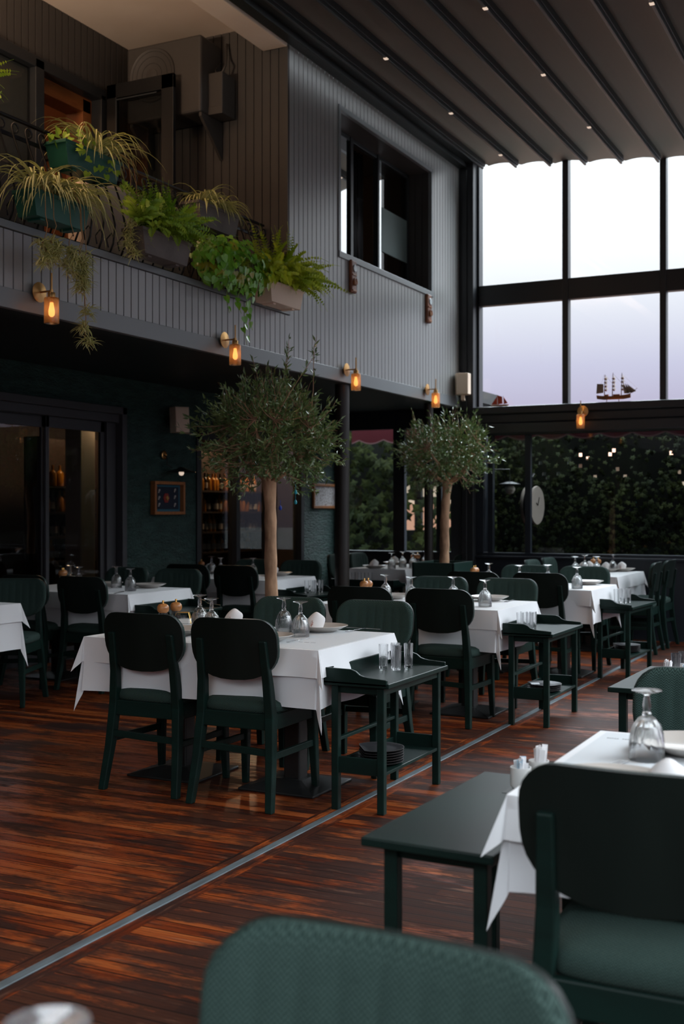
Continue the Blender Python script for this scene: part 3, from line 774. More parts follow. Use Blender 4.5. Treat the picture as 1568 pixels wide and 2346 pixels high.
def table(key, x0, x1, y0, y1, desc, rz=0, drop=.265, drop2=.125, long_y=False, seed=1, placemat=True):
    cx, cy, lx, ly = (x0+x1)/2, (y0+y1)/2, x1-x0, y1-y0
    ped = [(0, -.32), (0, .32)] if long_y else [(-.34, -.02), (.33, -.02)]
    t = make_table(lx-.01, ly-.01, ped); t.location = (cx, cy, 0); t.rotation_euler[2] = rz
    tag(t, 'pedestal dining table '+desc, 'table', 'dining tables under white cloths')
    c = cloth_mesh(lx-.006, ly-.006, drop, seed, TZ-.004, .0).build('tablecloth', M['cloth'], None, smooth='auto', ang=50); c.location = (cx, cy, 0); c.rotation_euler[2] = rz
    tag(c, 'long white under cloth, table '+desc, 'tablecloth', 'white under cloths')
    c = cloth_mesh(lx, ly, drop2, seed+50, TZ-.001, .004, flare=.045).build('overlay_cloth', M['cloth2'], None, smooth='auto', ang=50); c.location = (cx, cy, 0); c.rotation_euler[2] = rz
    tag(c, 'short white top cloth, table '+desc, 'tablecloth', 'white top cloths')
    TABLES[key] = (cx, cy, lx, ly, desc)
D = dict(T1='in front with two wooden backed chairs', T2='second along the aisle, beyond the front one', T3='third along the aisle before the far window',
         T4='under the wide window beside the navy wall', L1='in front of the sliding glass door', L2='behind the trunk of the larger tree',
         L3='in the far bay behind the round post', C1='cut off by the left edge of the view', NT='nearest the camera at the right', BT='just below the camera, out of view')
table('T1', -3.80, -2.475, 4.73, 5.57, D['T1'], seed=3)
table('T2', -3.76, -2.44, 7.13, 7.96, D['T2'], seed=4)
table('T3', -3.70, -2.38, 9.24, 10.08, D['T3'], seed=5)
table('T4', -3.28, -2.64, 11.22, 12.40, D['T4'], seed=6, long_y=True)
table('L1', -6.72, -5.41, 7.23, 8.06, D['L1'], seed=7)
table('L2', -6.62, -5.31, 9.26, 10.07, D['L2'], seed=8)
table('L3', -5.67, -5.02, 11.62, 12.84, D['L3'], seed=9, long_y=True)
table('C1', -6.90, -5.57, 5.44, 6.22, D['C1'], seed=11, drop=.31)
table('NT', -.83, .45, 2.52, 3.36, D['NT'], seed=12, drop=.21, drop2=.095)
table('BT', -1.15, -.36, .30, .98, D['BT'], seed=13)

# ---- chairs round them
cg = 'dark green padded dining chairs'
N_ = 'wooden backed green chair, '
P_ = 'padded green chair, '
for (x, y, a, l) in (
    (-2.865, 4.86, 0, N_+'near right seat at the front table beside the cart'),
    (-3.405, 4.90, 0, N_+'near left seat at the front table'),
    (-2.72, 5.66, 180, P_+'far right seat at the front table'),
    (-3.27, 5.68, 180, P_+'far left seat at the front table'),
    (-2.77, 7.20, -1, N_+'near right seat at the second aisle table'),
    (-3.33, 7.17, 2, N_+'near left seat at the second aisle table'),
    (-2.74, 8.02, 180, P_+'far right seat at the second aisle table'),
    (-3.28, 8.03, 180, P_+'far left seat at the second aisle table'),
    (-2.76, 9.34, 0, N_+'near right seat at the third aisle table'),
    (-3.32, 9.30, 2, N_+'near left seat at the third aisle table'),
    (-2.72, 10.12, 180, P_+'far right seat at the third aisle table'),
    (-3.27, 10.14, 180, P_+'far left seat at the third aisle table'),
    (-3.34, 11.52, -90, P_+'nearer of two on the left of the window table'),
    (-3.34, 12.10, -90, P_+'farther of two on the left of the window table'),
    (-2.55, 11.50, 92, N_+'nearer of two side on against the navy wall'),
    (-2.53, 12.08, 88, N_+'farther of two side on against the navy wall'),
    (-5.73, 7.31, 0, N_+'near right seat at the table by the sliding door'),
    (-6.28, 7.29, 0, N_+'near left seat at the table by the sliding door'),
    (-5.70, 8.12, 182, P_+'far right seat at the table by the sliding door'),
    (-6.27, 8.14, 178, P_+'far left seat at the table by the sliding door'),
    (-5.62, 9.35, 0, N_+'near right seat at the table behind the larger tree'),
    (-6.17, 9.37, 3, N_+'near left seat at the table behind the larger tree'),
    (-5.60, 10.12, 180, P_+'far right seat at the table behind the larger tree'),
    (-6.14, 10.12, 180, P_+'far left seat at the table behind the larger tree'),
    (-5.78, 11.95, -90, P_+'nearer of two behind the post in the far bay'),
    (-5.78, 12.5, -90, P_+'farther of two behind the post in the far bay'),
    (-4.92, 12.5, 90, N_+'right side seat at the far bay table'),
    (-5.88, 6.42, 203, P_+'at the table cut by the left edge'),
    (-.50, 2.50, 0, N_+'very large and dark at the lower right'),
    (-.60, 3.55, 180, P_+'herringbone fabric, across the nearest white table'),
    (-.56, 1.00, 180, P_+'very large and blurred at the bottom edge')):
    place_chair(x, y, a, l, cg)

# ---- side carts
def make_cart(gallery=True, lx=.33, ly=.73, h=.60, shelf=True):
    t = thing('side_cart', 'x', 'side table'); ix, iy = .115, .33
    for sx_, sy_ in ((1, 1), (1, -1), (-1, 1), (-1, -1)):
        MB().box(sx_*ix-.0175, sx_*ix+.0175, sy_*iy-.0175, sy_*iy+.0175, 0, h-.03).build('leg', M['paint'], t, bevel=.004)
    MB().box(-lx/2, lx/2, -ly/2, ly/2, h-.028, h-.006).box(-ix-.012, ix+.012, -iy, iy, h-.065, h-.028).build('tray_top', M['paint'], t, bevel=.004)
    if gallery:
        def ends(y): return MB().prism([(-lx/2, h-.02), (lx/2-.012, h-.02), (lx/2-.012, h+.010), (lx/2-.05, h+.013), (lx/2-.10, h+.016), (.04, h+.020), (.02, h+.026), (.0, h+.042), (-.025, h+.050), (-lx/2, h+.052)][::-1], y-.008, y+.008, 'y')
        for y in (-ly/2+.008, ly/2-.008): ends(y).build('gallery_side', M['paint'], t, bevel=.003)
        MB().box(-lx/2, -lx/2+.014, -ly/2+.016, ly/2-.016, h-.01, h+.050).build('gallery_back', M['paint'], t, bevel=.003)
    if shelf:
        b = MB().box(-ix-.01, ix+.012, -iy, iy, .170, .186)
        b.build('shelf', M['paint'], t, bevel=.003)
        for y in (-iy, iy): MB().box(-ix+.01, ix-.01, y-.008, y+.008, .17, .245).build('shelf_rail', M['paint'], t, bevel=.003)
        MB().box(-ix-.012, -ix+.003, -iy+.01, iy-.01, .17, .22).build('shelf_rail', M['paint'], t, bevel=.003)
        MB().bar((-ix, -iy+.01, .32), (-ix, iy-.01, .32), .022, .016).build('back_rail', M['paint'], t, bevel=.003)
    return t
cart = Stock(make_cart)
sg = 'dark green side carts'
CART = {}
for k, x, y, a, l in (('T1', -2.305, 5.14, 0, 'dark green side cart with a galleried top at the end of the front table'),
                ('T2', -2.25, 7.53, 0, 'dark green side cart with bare worn tray at the end of the second aisle table'),
                ('T3', -2.24, 9.84, -3, 'dark green side cart at the end of the third aisle table'),
                ('L1', -5.23, 7.66, 0, 'dark green side cart beside the table by the sliding door'),
                ('L2', -5.14, 9.68, 0, 'dark green side cart beside the table behind the larger tree'),
                ('L3', -5.26, 11.2, 90, 'dark green side cart behind the round post')):
    cart((x, y, 0), rad(a), l, sg); CART[k] = (x, y)
pc = Stock(lambda: make_cart(False, .335, .80, .60, False))
pc((-1.02, 2.91, 0), rad(-2), 'plain dark green side table without a rail, nearest the camera', sg)
pc((-1.07, 5.53, 0), rad(-1.5), 'plain dark green side table farther up the aisle, holding sugar cups', sg)

# ================================================================== TABLEWARE
def make_goblet():
    prof = [(.0445, 0), (.0450, .002), (.0448, .012), (.0455, .020), (.0455, .045), (.043, .066), (.036, .088), (.022, .106), (.0115, .112), (.0125, .117), (.0095, .122),
            (.0115, .138), (.0085, .156), (.007, .163), (.012, .168), (.030, .1725), (.0385, .1755), (.0385, .1775), (.0, .1795)]
    inner = [(.0, .100), (.012, .098), (.027, .085), (.0355, .066), (.0405, .045), (.0425, .012), (.0428, 0)]
    fl = [0, 0, 0, .02, .05, .06, .07, .08, .06, 0, 0, .14, .10, 0, 0, 0, 0, 0, 0]
    b = MB().lathe(prof[::1], 24, flute=fl)
    b2 = [(r, z) for r, z in inner]
    b.f = [f for f in b.f if not (len(f) == 24)]; b.m = b.m[:len(b.f)]
    n = 24; start = len(b.v); vs = []
    for r, z in b2[1:]:
        for k in range(n):
            t = 2*PI*k/n; vs.append((r*math.cos(t), r*math.sin(t), z))
    c0 = len(vs); vs.append((0, 0, .100)); m = len(b2)-1
    fs = [(c0, (k+1) % n, k) for k in range(n)]+[(i*n+k, i*n+(k+1) % n, (i+1)*n+(k+1) % n, (i+1)*n+k) for i in range(m-1) for k in range(n)]
    b.add(vs, fs)
    last = start+(m-1)*n
    b.f += [(last+k, last+(k+1) % n, (k+1) % n, k) for k in range(n)]; b.m += [0]*n
    o = b.build('goblet', M['glass'], smooth='auto', ang=22); return tag(o, 'x', 'glass')
goblet = Stock(make_goblet)
def gob(px, py, key, which, zoff=0):
    p = onto(W(px, py, TZ+.1755), key)
    goblet((p.x, p.y, TZ+.0008), random.uniform(0, 1), 'upturned goblet, %s, on the %s' % (which, SH[key]), 'upturned stemmed goblets')
def onto(p, key, m=.055):
    cx, cy, lx, ly, _ = TABLES[key]
    return Vector((min(max(p.x, cx-lx/2+m), cx+lx/2-m), min(max(p.y, cy-ly/2+m), cy+ly/2-m), p.z))
SH = dict(T1='front table', T2='second aisle table', T3='third aisle table', T4='wide window table', L1='sliding door table', L2='table behind the larger tree',
          L3='far bay table', C1='table cut by the left edge', NT='nearest table', BT='table just below the camera')
for k, w_, px, py in (('T1', 'left of the left pair', 458, 1364), ('T1', 'right of the left pair', 485, 1372), ('T1', 'left of the right pair', 651, 1371), ('T1', 'right of the right pair', 689, 1379),
    ('T2', 'leftmost of four', 884, 1317), ('T2', 'second of four from the left', 943, 1322), ('T2', 'third of four from the left', 1039, 1322), ('T2', 'rightmost of four', 1112, 1329),
    ('T3', 'leftmost of four', 1121, 1291), ('T3', 'second of four from the left', 1191, 1295), ('T3', 'third of four from the left', 1256, 1294), ('T3', 'rightmost of four', 1323, 1299),
    ('T4', 'leftmost of four', 1319, 1275), ('T4', 'second of four from the left', 1341, 1272), ('T4', 'third of four from the left', 1368, 1275), ('T4', 'rightmost of four', 1405, 1271),
    ('L1', 'left of the left pair', 162, 1295), ('L1', 'right of the left pair', 181, 1299), ('L1', 'left of the right pair', 267, 1298), ('L1', 'right of the right pair', 299, 1303),
    ('L2', 'leftmost of four', 485, 1275), ('L2', 'second of four from the left', 506, 1278), ('L2', 'third of four, left of the trunk', 580, 1279), ('L2', 'rightmost, half behind the trunk', 618, 1283),
    ('L3', 'leftmost of four', 880, 1268), ('L3', 'second of four from the left', 923, 1264), ('L3', 'third of four from the left', 949, 1265), ('L3', 'rightmost of four', 988, 1263),
    ('NT', 'large faceted one', 1483, 1583)): gob(px, py, k, w_)
goblet((-.700, .818, TZ+.0008), 0, 'blurred foot of an upturned goblet at the bottom left corner', 'upturned stemmed goblets')

def make_plate():
    b = MB().lathe([(.0, .004), (.065, .0), (.072, .004), (.10, .014), (.133, .030), (.137, .032), (.136, .034), (.128, .031), (.10, .018), (.08, .011), (.0, .0095)], 48)
    o = b.build('plate', M['plate'], smooth='auto', ang=40); return tag(o, 'x', 'plate')
plate = Stock(make_plate)
def make_napkin():
    t = thing('napkin', 'x', 'napkin')
    b = MB(); n = 28; rows = 8; vs = []                # a bell shaped roll leaning over, open underneath
    for j in range(rows+1):
        v = j/rows; r = .040*(1-v**5*.75)*(1+.10*(1-v)); z = .085*v
        for k in range(n):
            a = 2*PI*k/n; s = 1+.06*math.cos(2*a+.6)
            vs.append((r*math.cos(a)*1.12*s-.022*(1-v)+.012*v, r*math.sin(a)*.88, z*(1-.12*math.cos(a)*(v))))
    fs = [(i*n+k, i*n+(k+1) % n, (i+1)*n+(k+1) % n, (i+1)*n+k) for i in range(rows) for k in range(n)]+[tuple(range(rows*n, rows*n+n))]
    b.add(vs, fs)
    b.add([(-.075, -.035, .004), (-.02, -.045, .003), (.0, .0, .06), (-.045, .03, .03), (-.082, .02, .003)], [(0, 1, 2, 3), (0, 3, 4)])
    b.build('folded_roll', M['napkin'], t, smooth='auto', solid=.002, subsurf=1, ang=60)
    b = MB()
    for i, (u, z, s) in enumerate(((-.3, .022, .004), (-.24, .028, .005), (-.19, .036, .004), (-.22, .045, .003), (-.27, .016, .003), (-.33, .019, .003))):
        a = -PI/2+u; r = .0445*(1-.02*i)
        x, y = r*math.cos(a)*1.12-.014, r*math.sin(a)*.88
        b.box(x-s, x+s, y-.0018, y+.002, z-s*.6, z+s*.6)
    b.build('printed_emblem', M['pinkprint'], t)
    return tag(t, 'x', 'napkin')
napkin = Stock(make_napkin)
pg = 'shallow stoneware plates'; ng = 'rolled white napkins on plates'
def setting(px, py, key, which, nap=True, rz=0, dx=0, h=TZ+.03):
    p = W(px, py, h); cx, cy, lx, ly, _ = TABLES[key]
    x = min(max(p.x, cx-lx/2+.1), cx+lx/2-.09); y = min(max(p.y, cy-ly/2+.10), cy+ly/2-.10)
    plate((x, y, TZ+.0006), 0, 'shallow greige plate at the %s of the %s' % (which, SH[key]), pg)
    if nap: napkin((x+dx, y, TZ+.0115), YAW+rz, 'rolled white napkin on the plate at the %s, %s' % (which, SH[key]), ng)
    return x, y
setting(757, 1430, 'T1', 'far right seat', dx=-.03); setting(565, 1421, 'T1', 'far left seat', dx=-.02)
setting(610, 1455, 'T1', 'near right seat', nap=False); setting(420, 1440, 'T1', 'near left seat', nap=False)
setting(1130, 1365, 'T2', 'far right seat', nap=False); setting(900, 1362, 'T2', 'near left seat', nap=False)
setting(1347, 1331, 'T3', 'far right seat', nap=False); setting(1165, 1316, 'T3', 'far left seat', nap=False)
setting(343, 1338, 'L1', 'far right seat', nap=False); setting(245, 1335, 'L1', 'near right seat', nap=False)
setting(648, 1311, 'L2', 'far right seat', dx=-.05); setting(545, 1302, 'L2', 'far left seat')
setting(857, 1296, 'L3', 'near left seat'); setting(905, 1288, 'L3', 'far left seat')
setting(1288, 1302, 'T4', 'near left seat'); setting(1318, 1298, 'T4', 'far left seat'); setting(1390, 1303, 'T4', 'near right seat'); setting(1438, 1300, 'T4', 'far right seat')
setting(1585, 1700, 'NT', 'far seat', nap=False)
setting(1400, 1782, 'NT', 'near seat', nap=False)
p = W(1535, 1835, TZ+.01); napkin((p.x, p.y, TZ+.012), YAW-.3, 'blurred white napkin roll behind the large near chair back', ng)

def make_mill():
    t = thing('pepper_mill', 'x', 'mill')
    MB().lathe([(.0, 0), (.026, 0), (.0275, .004), (.0275, .030), (.026, .052), (.024, .07), (0, .07)], 20).build('glass_body', M['glass'], t, smooth='auto')
    MB().lathe([(0, .004), (.021, .004), (.021, .045), (0, .047)], 16).build('spice_fill', M['pepper'], t, smooth='auto')
    MB().lathe([(0, .0705), (.022, .071), (.030, .078), (.034, .092), (.032, .106), (.024, .116), (.010, .121), (0, .1215)], 24).build('wooden_head', M['millwood'], t, smooth='auto')
    MB().lathe([(0, .121), (.005, .122), (.004, .127), (.007, .131), (.006, .137), (0, .139)], 12).build('brass_knob', M['gold'], t, smooth='auto')
    return t
mill = Stock(make_mill)
for k, px, py, w_ in (('T1', 362, 1375, 'left'), ('T1', 379, 1371, 'right'), ('T2', 835, 1325, 'left'), ('T2', 844, 1324, 'right'), ('T3', 1086, 1296, 'left'), ('T3', 1093, 1295, 'right'),
    ('T4', 1386, 1273, 'left'), ('T4', 1398, 1273, 'right'), ('L1', 102, 1300, 'left'), ('L1', 112, 1300, 'right'), ('L2', 434, 1280, 'left'), ('L2', 444, 1280, 'right'),
    ('L3', 971, 1264, 'left'), ('L3', 982, 1264, 'right')):
    p = onto(W(px, py, TZ+.139), k, .03); mill((p.x, p.y, TZ+.0006), 0, '%s of the two wood topped mills on the %s' % (w_, SH[k]), 'wood topped salt and pepper mills')
def make_caddy():
    t = thing('sauce_caddy', 'x', 'caddy'); b = MB(); h = .062
    top = [(-.034, -.02, h), (.034, -.02, h), (.034, .02, h), (-.034, .02, h)]; bot = [(-.05, -.03, .002), (.05, -.03, .002), (.05, .03, .002), (-.05, .03, .002)]
    for i in range(4):
        b.tube([top[i], top[(i+1) % 4]], .0018, 6); b.tube([bot[i], bot[(i+1) % 4]], .0018, 6); b.tube([top[i], bot[i]], .0018, 6)
    b.build('wire_frame', M['gold'], t)
    MB().lathe([(.0, .004), (.018, .004), (.02, .045), (.018, .045), (.016, .008), (0, .008)], 16).build('small_glass', M['glass'], t, smooth='auto')
    return t
caddy = Stock(make_caddy)
for k, px, py in (('T1', 400, 1393), ('T2', 858, 1340), ('L1', 127, 1314)):
    p = onto(W(px, py, TZ+.062), k, .06); caddy((p.x, p.y, TZ+.0003), YAW, 'gold wire sauce caddy on the '+SH[k], 'gold wire sauce caddies')
p = onto(W(337, 1403, TZ+.03), 'T1', .06); b = MB().box(-.05, .05, -.035, .035, 0, .028); o = b.build('white_dish', M['ceramic'], bevel=.006); o.location = (p.x, p.y, TZ+.0006); o.rotation_euler[2] = .3
tag(o, 'low white rectangular dish beside the mills on the front table', 'dish')

# cutlery
def make_knife():
    b = MB().prism([(-.11, -.009), (-.02, -.006), (-.01, -.008), (.09, -.010), (.115, .004), (.10, .008), (-.02, .006), (-.11, .009)], 0, .003, 'z'); return tag(b.build('table_knife', M['steel'], bevel=.001), 'x', 'knife')
def make_fork():
    b = MB().prism([(-.10, -.008), (.03, -.004), (.045, -.012), (.058, -.012), (.058, .012), (.045, .012), (.03, .004), (-.10, .008)], .002, .0045, 'z')
    for y in (-.0105, -.0035, .0035, .0105): b.box(.056, .10, y-.0014, y+.0014, .002, .005)
    return tag(b.build('table_fork', M['steel'], bevel=.0005), 'x', 'fork')
knife, fork = Stock(make_knife), Stock(make_fork)
def cut(kind, a, c, l, g, h=TZ+.002, tilt=0):
    p, q = W(*a, h), W(*c, h); d = q-p; o = kind(((p.x+q.x)/2, (p.y+q.y)/2, TZ+.0008), math.atan2(d.y, d.x), l, g)
kg, fg = 'table knives', 'table forks'
cut(knife, (655, 1472), (716, 1460), 'silver knife in front of the right goblet, front table', kg)
cut(knife, (428, 1458), (452, 1453), 'silver knife between the two near chair backs, front table', kg)
cut(fork, (835, 1440), (797, 1447), 'silver fork beside the far right plate, front table', fg)
cut(knife, (850, 1440), (815, 1438), 'silver knife beyond the fork, front table', kg)
cut(knife, (920, 1384), (938, 1377), 'silver knife at the near seats, second aisle table', kg)
cut(fork, (1180, 1374), (1158, 1379), 'silver fork beside the far right plate, second aisle table', fg)
cut(knife, (262, 1360), (285, 1355), 'silver knife in front of the goblets, table by the sliding door', kg)
cut(fork, (1375, 1762), (1392, 1757), 'fork tips showing over the large near chair back', fg)

# printed paper place mats
def placemat(key, x0, x1, y0, y1, l):
    t = thing('paper_placemat', l, 'placemat', ((x0+x1)/2, (y0+y1)/2, TZ), 0, 'white paper place mats'); w2, h2 = (x1-x0)/2, (y1-y0)/2
    MB().box(-w2, w2, -h2, h2, -.0005, .0003).build('sheet', M['paper'], t)
    return t
def ink(t, cx, cy, words, s=.006, rz=0):
    b = MB(); x = 0
    R = random.Random(5)
    tot = sum(words)*s*.8+(len(words)-1)*s
    x = -tot/2
    for n_ in words:
        for i in range(n_):
            k = R.choice((0, 1, 2)); u = x+i*s*.8
            b.box(u, u+s*.14, -s/2, s/2, 0, .0003)
            if k != 1: b.box(u, u+s*.5, s*.32, s/2, 0, .0003)
            if k != 0: b.box(u, u+s*.5, -s*.1, s*.08, 0, .0003)
            if k == 1: b.box(u+s*.38, u+s*.52, -s/2, s/2, 0, .0003)
        x += n_*s*.8+s
    o = b.build('small_print', M['print'], t); o.location = (cx, cy, .0004); o.rotation_euler[2] = rz
t = placemat('T1', -3.74, -2.478, 4.745, 5.555, 'thin white paper cover with small dark print on the front table')
p = W(705, 1472, TZ); ink(t, p.x-t.location.x, p.y-t.location.y, (3, 4, 4), .0085)
t = placemat('NT', -.815, .44, 2.54, 3.345, 'thin white paper cover with small dark print on the nearest table')
p = W(1427, 1694, TZ); ink(t, p.x-t.location.x+.01, p.y-t.location.y, (5, 4, 4), .0085)

# tumblers
def make_tumbler():
    b = MB().lathe([(.0, .012), (.0, .0001)], 3) if False else MB()
    prof = [(.0, 0), (.019, 0), (.0205, .004), (.0235, .118), (.0237, .120), (.0222, .120), (.0205, .05), (.0185, .014), (.0, .011)]
    b.lathe(prof, 22)
    return tag(b.build('tumbler', M['glass'], smooth='auto', ang=40), 'x', 'glass')
tumbler = Stock(make_tumbler); tg = 'clear straight tumblers'
h0 = .5955
for i, (x, y) in enumerate(((-2.375, 5.235), (-2.325, 5.265), (-2.345, 5.315), (-2.295, 5.215), (-2.280, 5.325))):
    tumbler((x, y, h0), 0, ['clear tumbler at the left of five on the front cart', 'clear tumbler in the middle of five on the front cart', 'clear tumbler at the back of five on the front cart', 'clear tumbler at the front of five on the front cart', 'clear tumbler at the right of five on the front cart'][i], tg)
for key, spots, base in (('T2', ((-.075, -.28), (-.02, -.25), (-.075, -.20), (-.02, -.18)), 'on the cart at the second aisle table'),
                   ('T3', ((-.06, -.06), (0, -.03), (-.05, .02), (.01, .06)), 'on the cart at the third aisle table'),
                   ('L2', ((-.05, .02), (.01, .06), (-.04, .12), (.02, .17)), 'on the cart behind the larger tree'),
                   ('L3', ((-.17, .0), (-.11, .03), (-.05, -.02), (.01, .03)), 'on the cart behind the round post')):
    for (dx, dy), w_ in zip(spots, ('nearest', 'second', 'third', 'farthest')):
        x, y = CART[key]; tumbler((x+dx, y+dy, h0), 0, 'clear tumbler, %s of four %s' % (w_, base), tg)
for i, (x, y) in enumerate(((-1.02, 5.50), (-.965, 5.53), (-1.0, 5.58))):
    tumbler((x, y, h0), 0, 'clear tumbler %s behind the sugar cups on the farther side table' % ('in front', 'at the right', 'at the back')[i], tg)

# sugar cups
def cup_maker(m_, n_, hgt):
    def f():
        t = thing('sugar_cup', 'x', 'cup')
        MB().lathe([(.0, 0), (.020, 0), (.0225, .003), (.0275, .008), (.029, .014), (.029, .062), (.0265, .062), (.0265, .012), (0, .010)], 28).build('cup', M['ceramic'], t, smooth='auto')
        R = random.Random(n_)
        for i in range(n_):
            a = R.uniform(0, 2*PI); r = R.uniform(0, .016); x, y = r*math.cos(a), r*math.sin(a)
            b = MB().box(-.008, .008, -.0012, .0012, 0, hgt*R.uniform(.85, 1.1))
            o = b.build('sachet', m_[0] if R.random() < .6 else m_[1], t); o.location = (x, y, .014); o.rotation_euler = (-y*9, x*11, R.uniform(0, 3))
        return t
    return f
cupw, cupb = Stock(cup_maker((M['sachet'], M['sachet']), 16, .085)), Stock(cup_maker((M['sachet'], M['sachetb']), 18, .070))
ug = 'white cups of sugar sachets'
cupb((-1.005, 3.14, .5955), 0, 'white cup of pale blue sugar sachets at the near chair', ug)
cupw((-.985, 3.245, .5955), 0, 'white cup of white sachets behind the blue sachet one', ug)
cupw((-1.035, 5.36, .5955), 1, 'white cup of white sachets on the farther side table', ug)
cupb((-.965, 5.385, .5955), 1, 'white cup of pale blue sachets at the right edge', ug)
t = thing('cup_tray', 'small dark tray under the two sugar cups on the nearest side table', 'tray', (-.99, 3.18, .594)); MB().box(-.05, .05, -.10, .11, 0, .0012).build('tray_base', M['black'], t)

# black plates under the carts
def bplate_mesh():
    R_ = .118; cut_ = -.085; pts = []
    def outline(r):
        o = []
        for k in range(48):
            a = 2*PI*k/48; x, y = r*math.cos(a)*1.0, r*math.sin(a)
            if y < cut_*r/R_: 
                y = cut_*r/R_
            o.append((x, y))
        return o
    rings = [(.075, 0), (.098, .004), (.116, .013), (.118, .0155), (.1145, .0155), (.098, .008), (.07, .0065)]
    vs = [(x, y, z) for r, z in rings for x, y in outline(r)]; n = 48
    fs = [(i*n+k, i*n+(k+1) % n, (i+1)*n+(k+1) % n, (i+1)*n+k) for i in range(len(rings)-1) for k in range(n)]+[tuple(reversed(range(n))), tuple(range((len(rings)-1)*n, len(rings)*n))]
    b = MB(); b.add(vs, fs); b.m = [1 if (len(f) == 4 and 2*n <= i < 4*n) else 0 for i, f in enumerate(b.f)]
    return b
def make_bplate(): return tag(bplate_mesh().build('black_plate', [M['bplate'], M['brim']], smooth='auto', ang=35), 'x', 'plate')
bplate = Stock(make_bplate); bg_ = 'black plates stacked on cart shelves'
ordw = ('lowest', 'second from the bottom', 'third from the bottom', 'fourth from the bottom', 'fifth from the bottom', 'topmost')
for key, dx, dy, n_, l in (('T1', .01, -.13, 6, 'front cart'), ('T2', .01, -.05, 4, 'second aisle cart'), ('T3', .0, .03, 5, 'third aisle cart')):
    x, y = CART[key]
    for i in range(n_):
        w_ = ordw[i] if i < n_-1 else 'topmost'
        bplate((x+dx+random.uniform(-.002, .002), y+dy, .1865+i*.0118), rad(-55), 'black cut edged plate, %s of %d, %s' % (w_, n_, l), bg_)
x, y = CART['T2']; o = MB().box(-.028, .028, -.04, .04, 0, .001).build('paper_card', M['paper']); o.location = (x-.03, y-.10, .2385); o.rotation_euler[2] = .4
tag(o, 'white paper card lying on the black plates of the second cart', 'card')

# ================================================================== TREES
def tree(loc, cz, rx, rz_, seed, label, ph, psz, ntw, lean, twigs=()):
    R = random.Random(seed); t = thing('potted_tree', label, 'tree', loc)
    # planter box
    px_, py_ = psz; b = MB()
    b.box(-px_/2, px_/2, -py_/2, -py_/2+.02, 0, ph).box(-px_/2, px_/2, py_/2-.02, py_/2, 0, ph).box(-px_/2, -px_/2+.02, -py_/2, py_/2, 0, ph).box(px_/2-.02, px_/2, -py_/2, py_/2, 0, ph)
    b.build('planter_box', M['tplanter'], t, bevel=.004)
    MB().box(-px_/2+.02, px_/2-.02, -py_/2+.02, py_/2-.02, .02, ph-.03).build('soil', M['soil'], t)
    zb = ph-.05; z1 = cz-rz_*.72; b = MB(); n = 12; pts = []; rs = []
    for i in range(n+1):
        v = i/n; pts.append((lean*v+.012*math.sin(v*5+seed), .01*math.sin(v*4), zb+(z1-zb)*v)); rs.append(.050-.008*v+.003*math.sin(i*2.3)+(.010*max(0, v-.86)/.14))
    b.tube(pts, rs, 12); top = Vector(pts[-1])
    limbs = []
    for k in range(8):
        a = 2*PI*k/8+R.uniform(-.3, .3); L = R.uniform(.55, .85); seg = [top-Vector((0, 0, .02))]
        d = Vector((math.cos(a), math.sin(a), R.uniform(.5, 1.1))).normalized()
        for j in range(1, 8):
            seg.append(seg[-1]+d*L*rx/5.5+rv(.012)); d = (d+Vector((0, 0, .12))+rv(.14)).normalized()
        b.tube(seg, [.020-.0021*j for j in range(8)], 6); limbs.append(seg)
    b.build('trunk', M['bark'], t, smooth='auto')
    bt = MB(); lf = MB(); c = Vector((top.x, top.y, cz))
    tips = []
    for i in range(ntw):
        while True:
            u = rv(1)
            if .25 < u.length < 1: break
        u = u.normalized()*(R.random()**.42)
        q = Vector((u.x*rx, u.y*rx, u.z*rz_)); lump = 1+.16*math.sin(u.x*7+seed)*math.cos(u.z*6+u.y*5)
        q = c+q*lump
        if q.z < cz-.5*rz_ and Vector((q.x-top.x, q.y-top.y)).length < .20: continue
        if q.z < z1+.02 and Vector((q.x-top.x, q.y-top.y)).length < .16: continue
        tips.append(q)
    tips += [Vector(p) for p in twigs]
    for ti, q in enumerate(tips):
        seg = min((s for l in limbs for s in l[2:]), key=lambda s: (s-q).length+R.uniform(0, .08))
        mid = seg.lerp(q, .5)+rv(.03)+Vector((0, 0, -.02)); out = (q-c).normalized()
        ext = q+out*R.uniform(.02, .06)+Vector((0, 0, R.uniform(-.02, .05)))
        if ti % 2 == 0 or ti >= len(tips)-len(twigs): bt.tube([seg, mid, q, ext], [.0042, .003, .0018, .001], 4, cap=False)
        nl = R.randint(8, 13) if ti < len(tips)-len(twigs) else 26
        for j in range(nl):
            v = R.uniform(.35, 1.0); p = (mid.lerp(q, (v-.35)/.5) if v < .85 else q.lerp(ext, (v-.85)/.15))
            d = (out*.7+rv(.9)+Vector((0, 0, .25))).normalized()
            leaf4(lf, p, d, rv(1), R.uniform(.036, .064), R.uniform(.011, .018))
    bt.build('twigs', M['twig'], t)
    lf.build('foliage', M['leaf'], t)
    return t
tree((-4.22, 7.38, 0), 1.90, .55, .44, 3, 'larger round headed evergreen tree with a pale trunk beside the second aisle table', .48, (.42, .42), 900, -.045,
     twigs=[(.12, .0, 2.56), (.11, .02, 2.50), (.38, -.10, 2.52), (.36, -.06, 2.46), (-.16, -.02, 2.46), (-.55, -.25, 2.04), (-.50, -.28, 1.98)])
tree((-4.40, 11.17, 0), 1.96, .53, .41, 8, 'smaller round headed evergreen tree in a square green planter near the corner column', .85, (.45, .56), 700, .05)
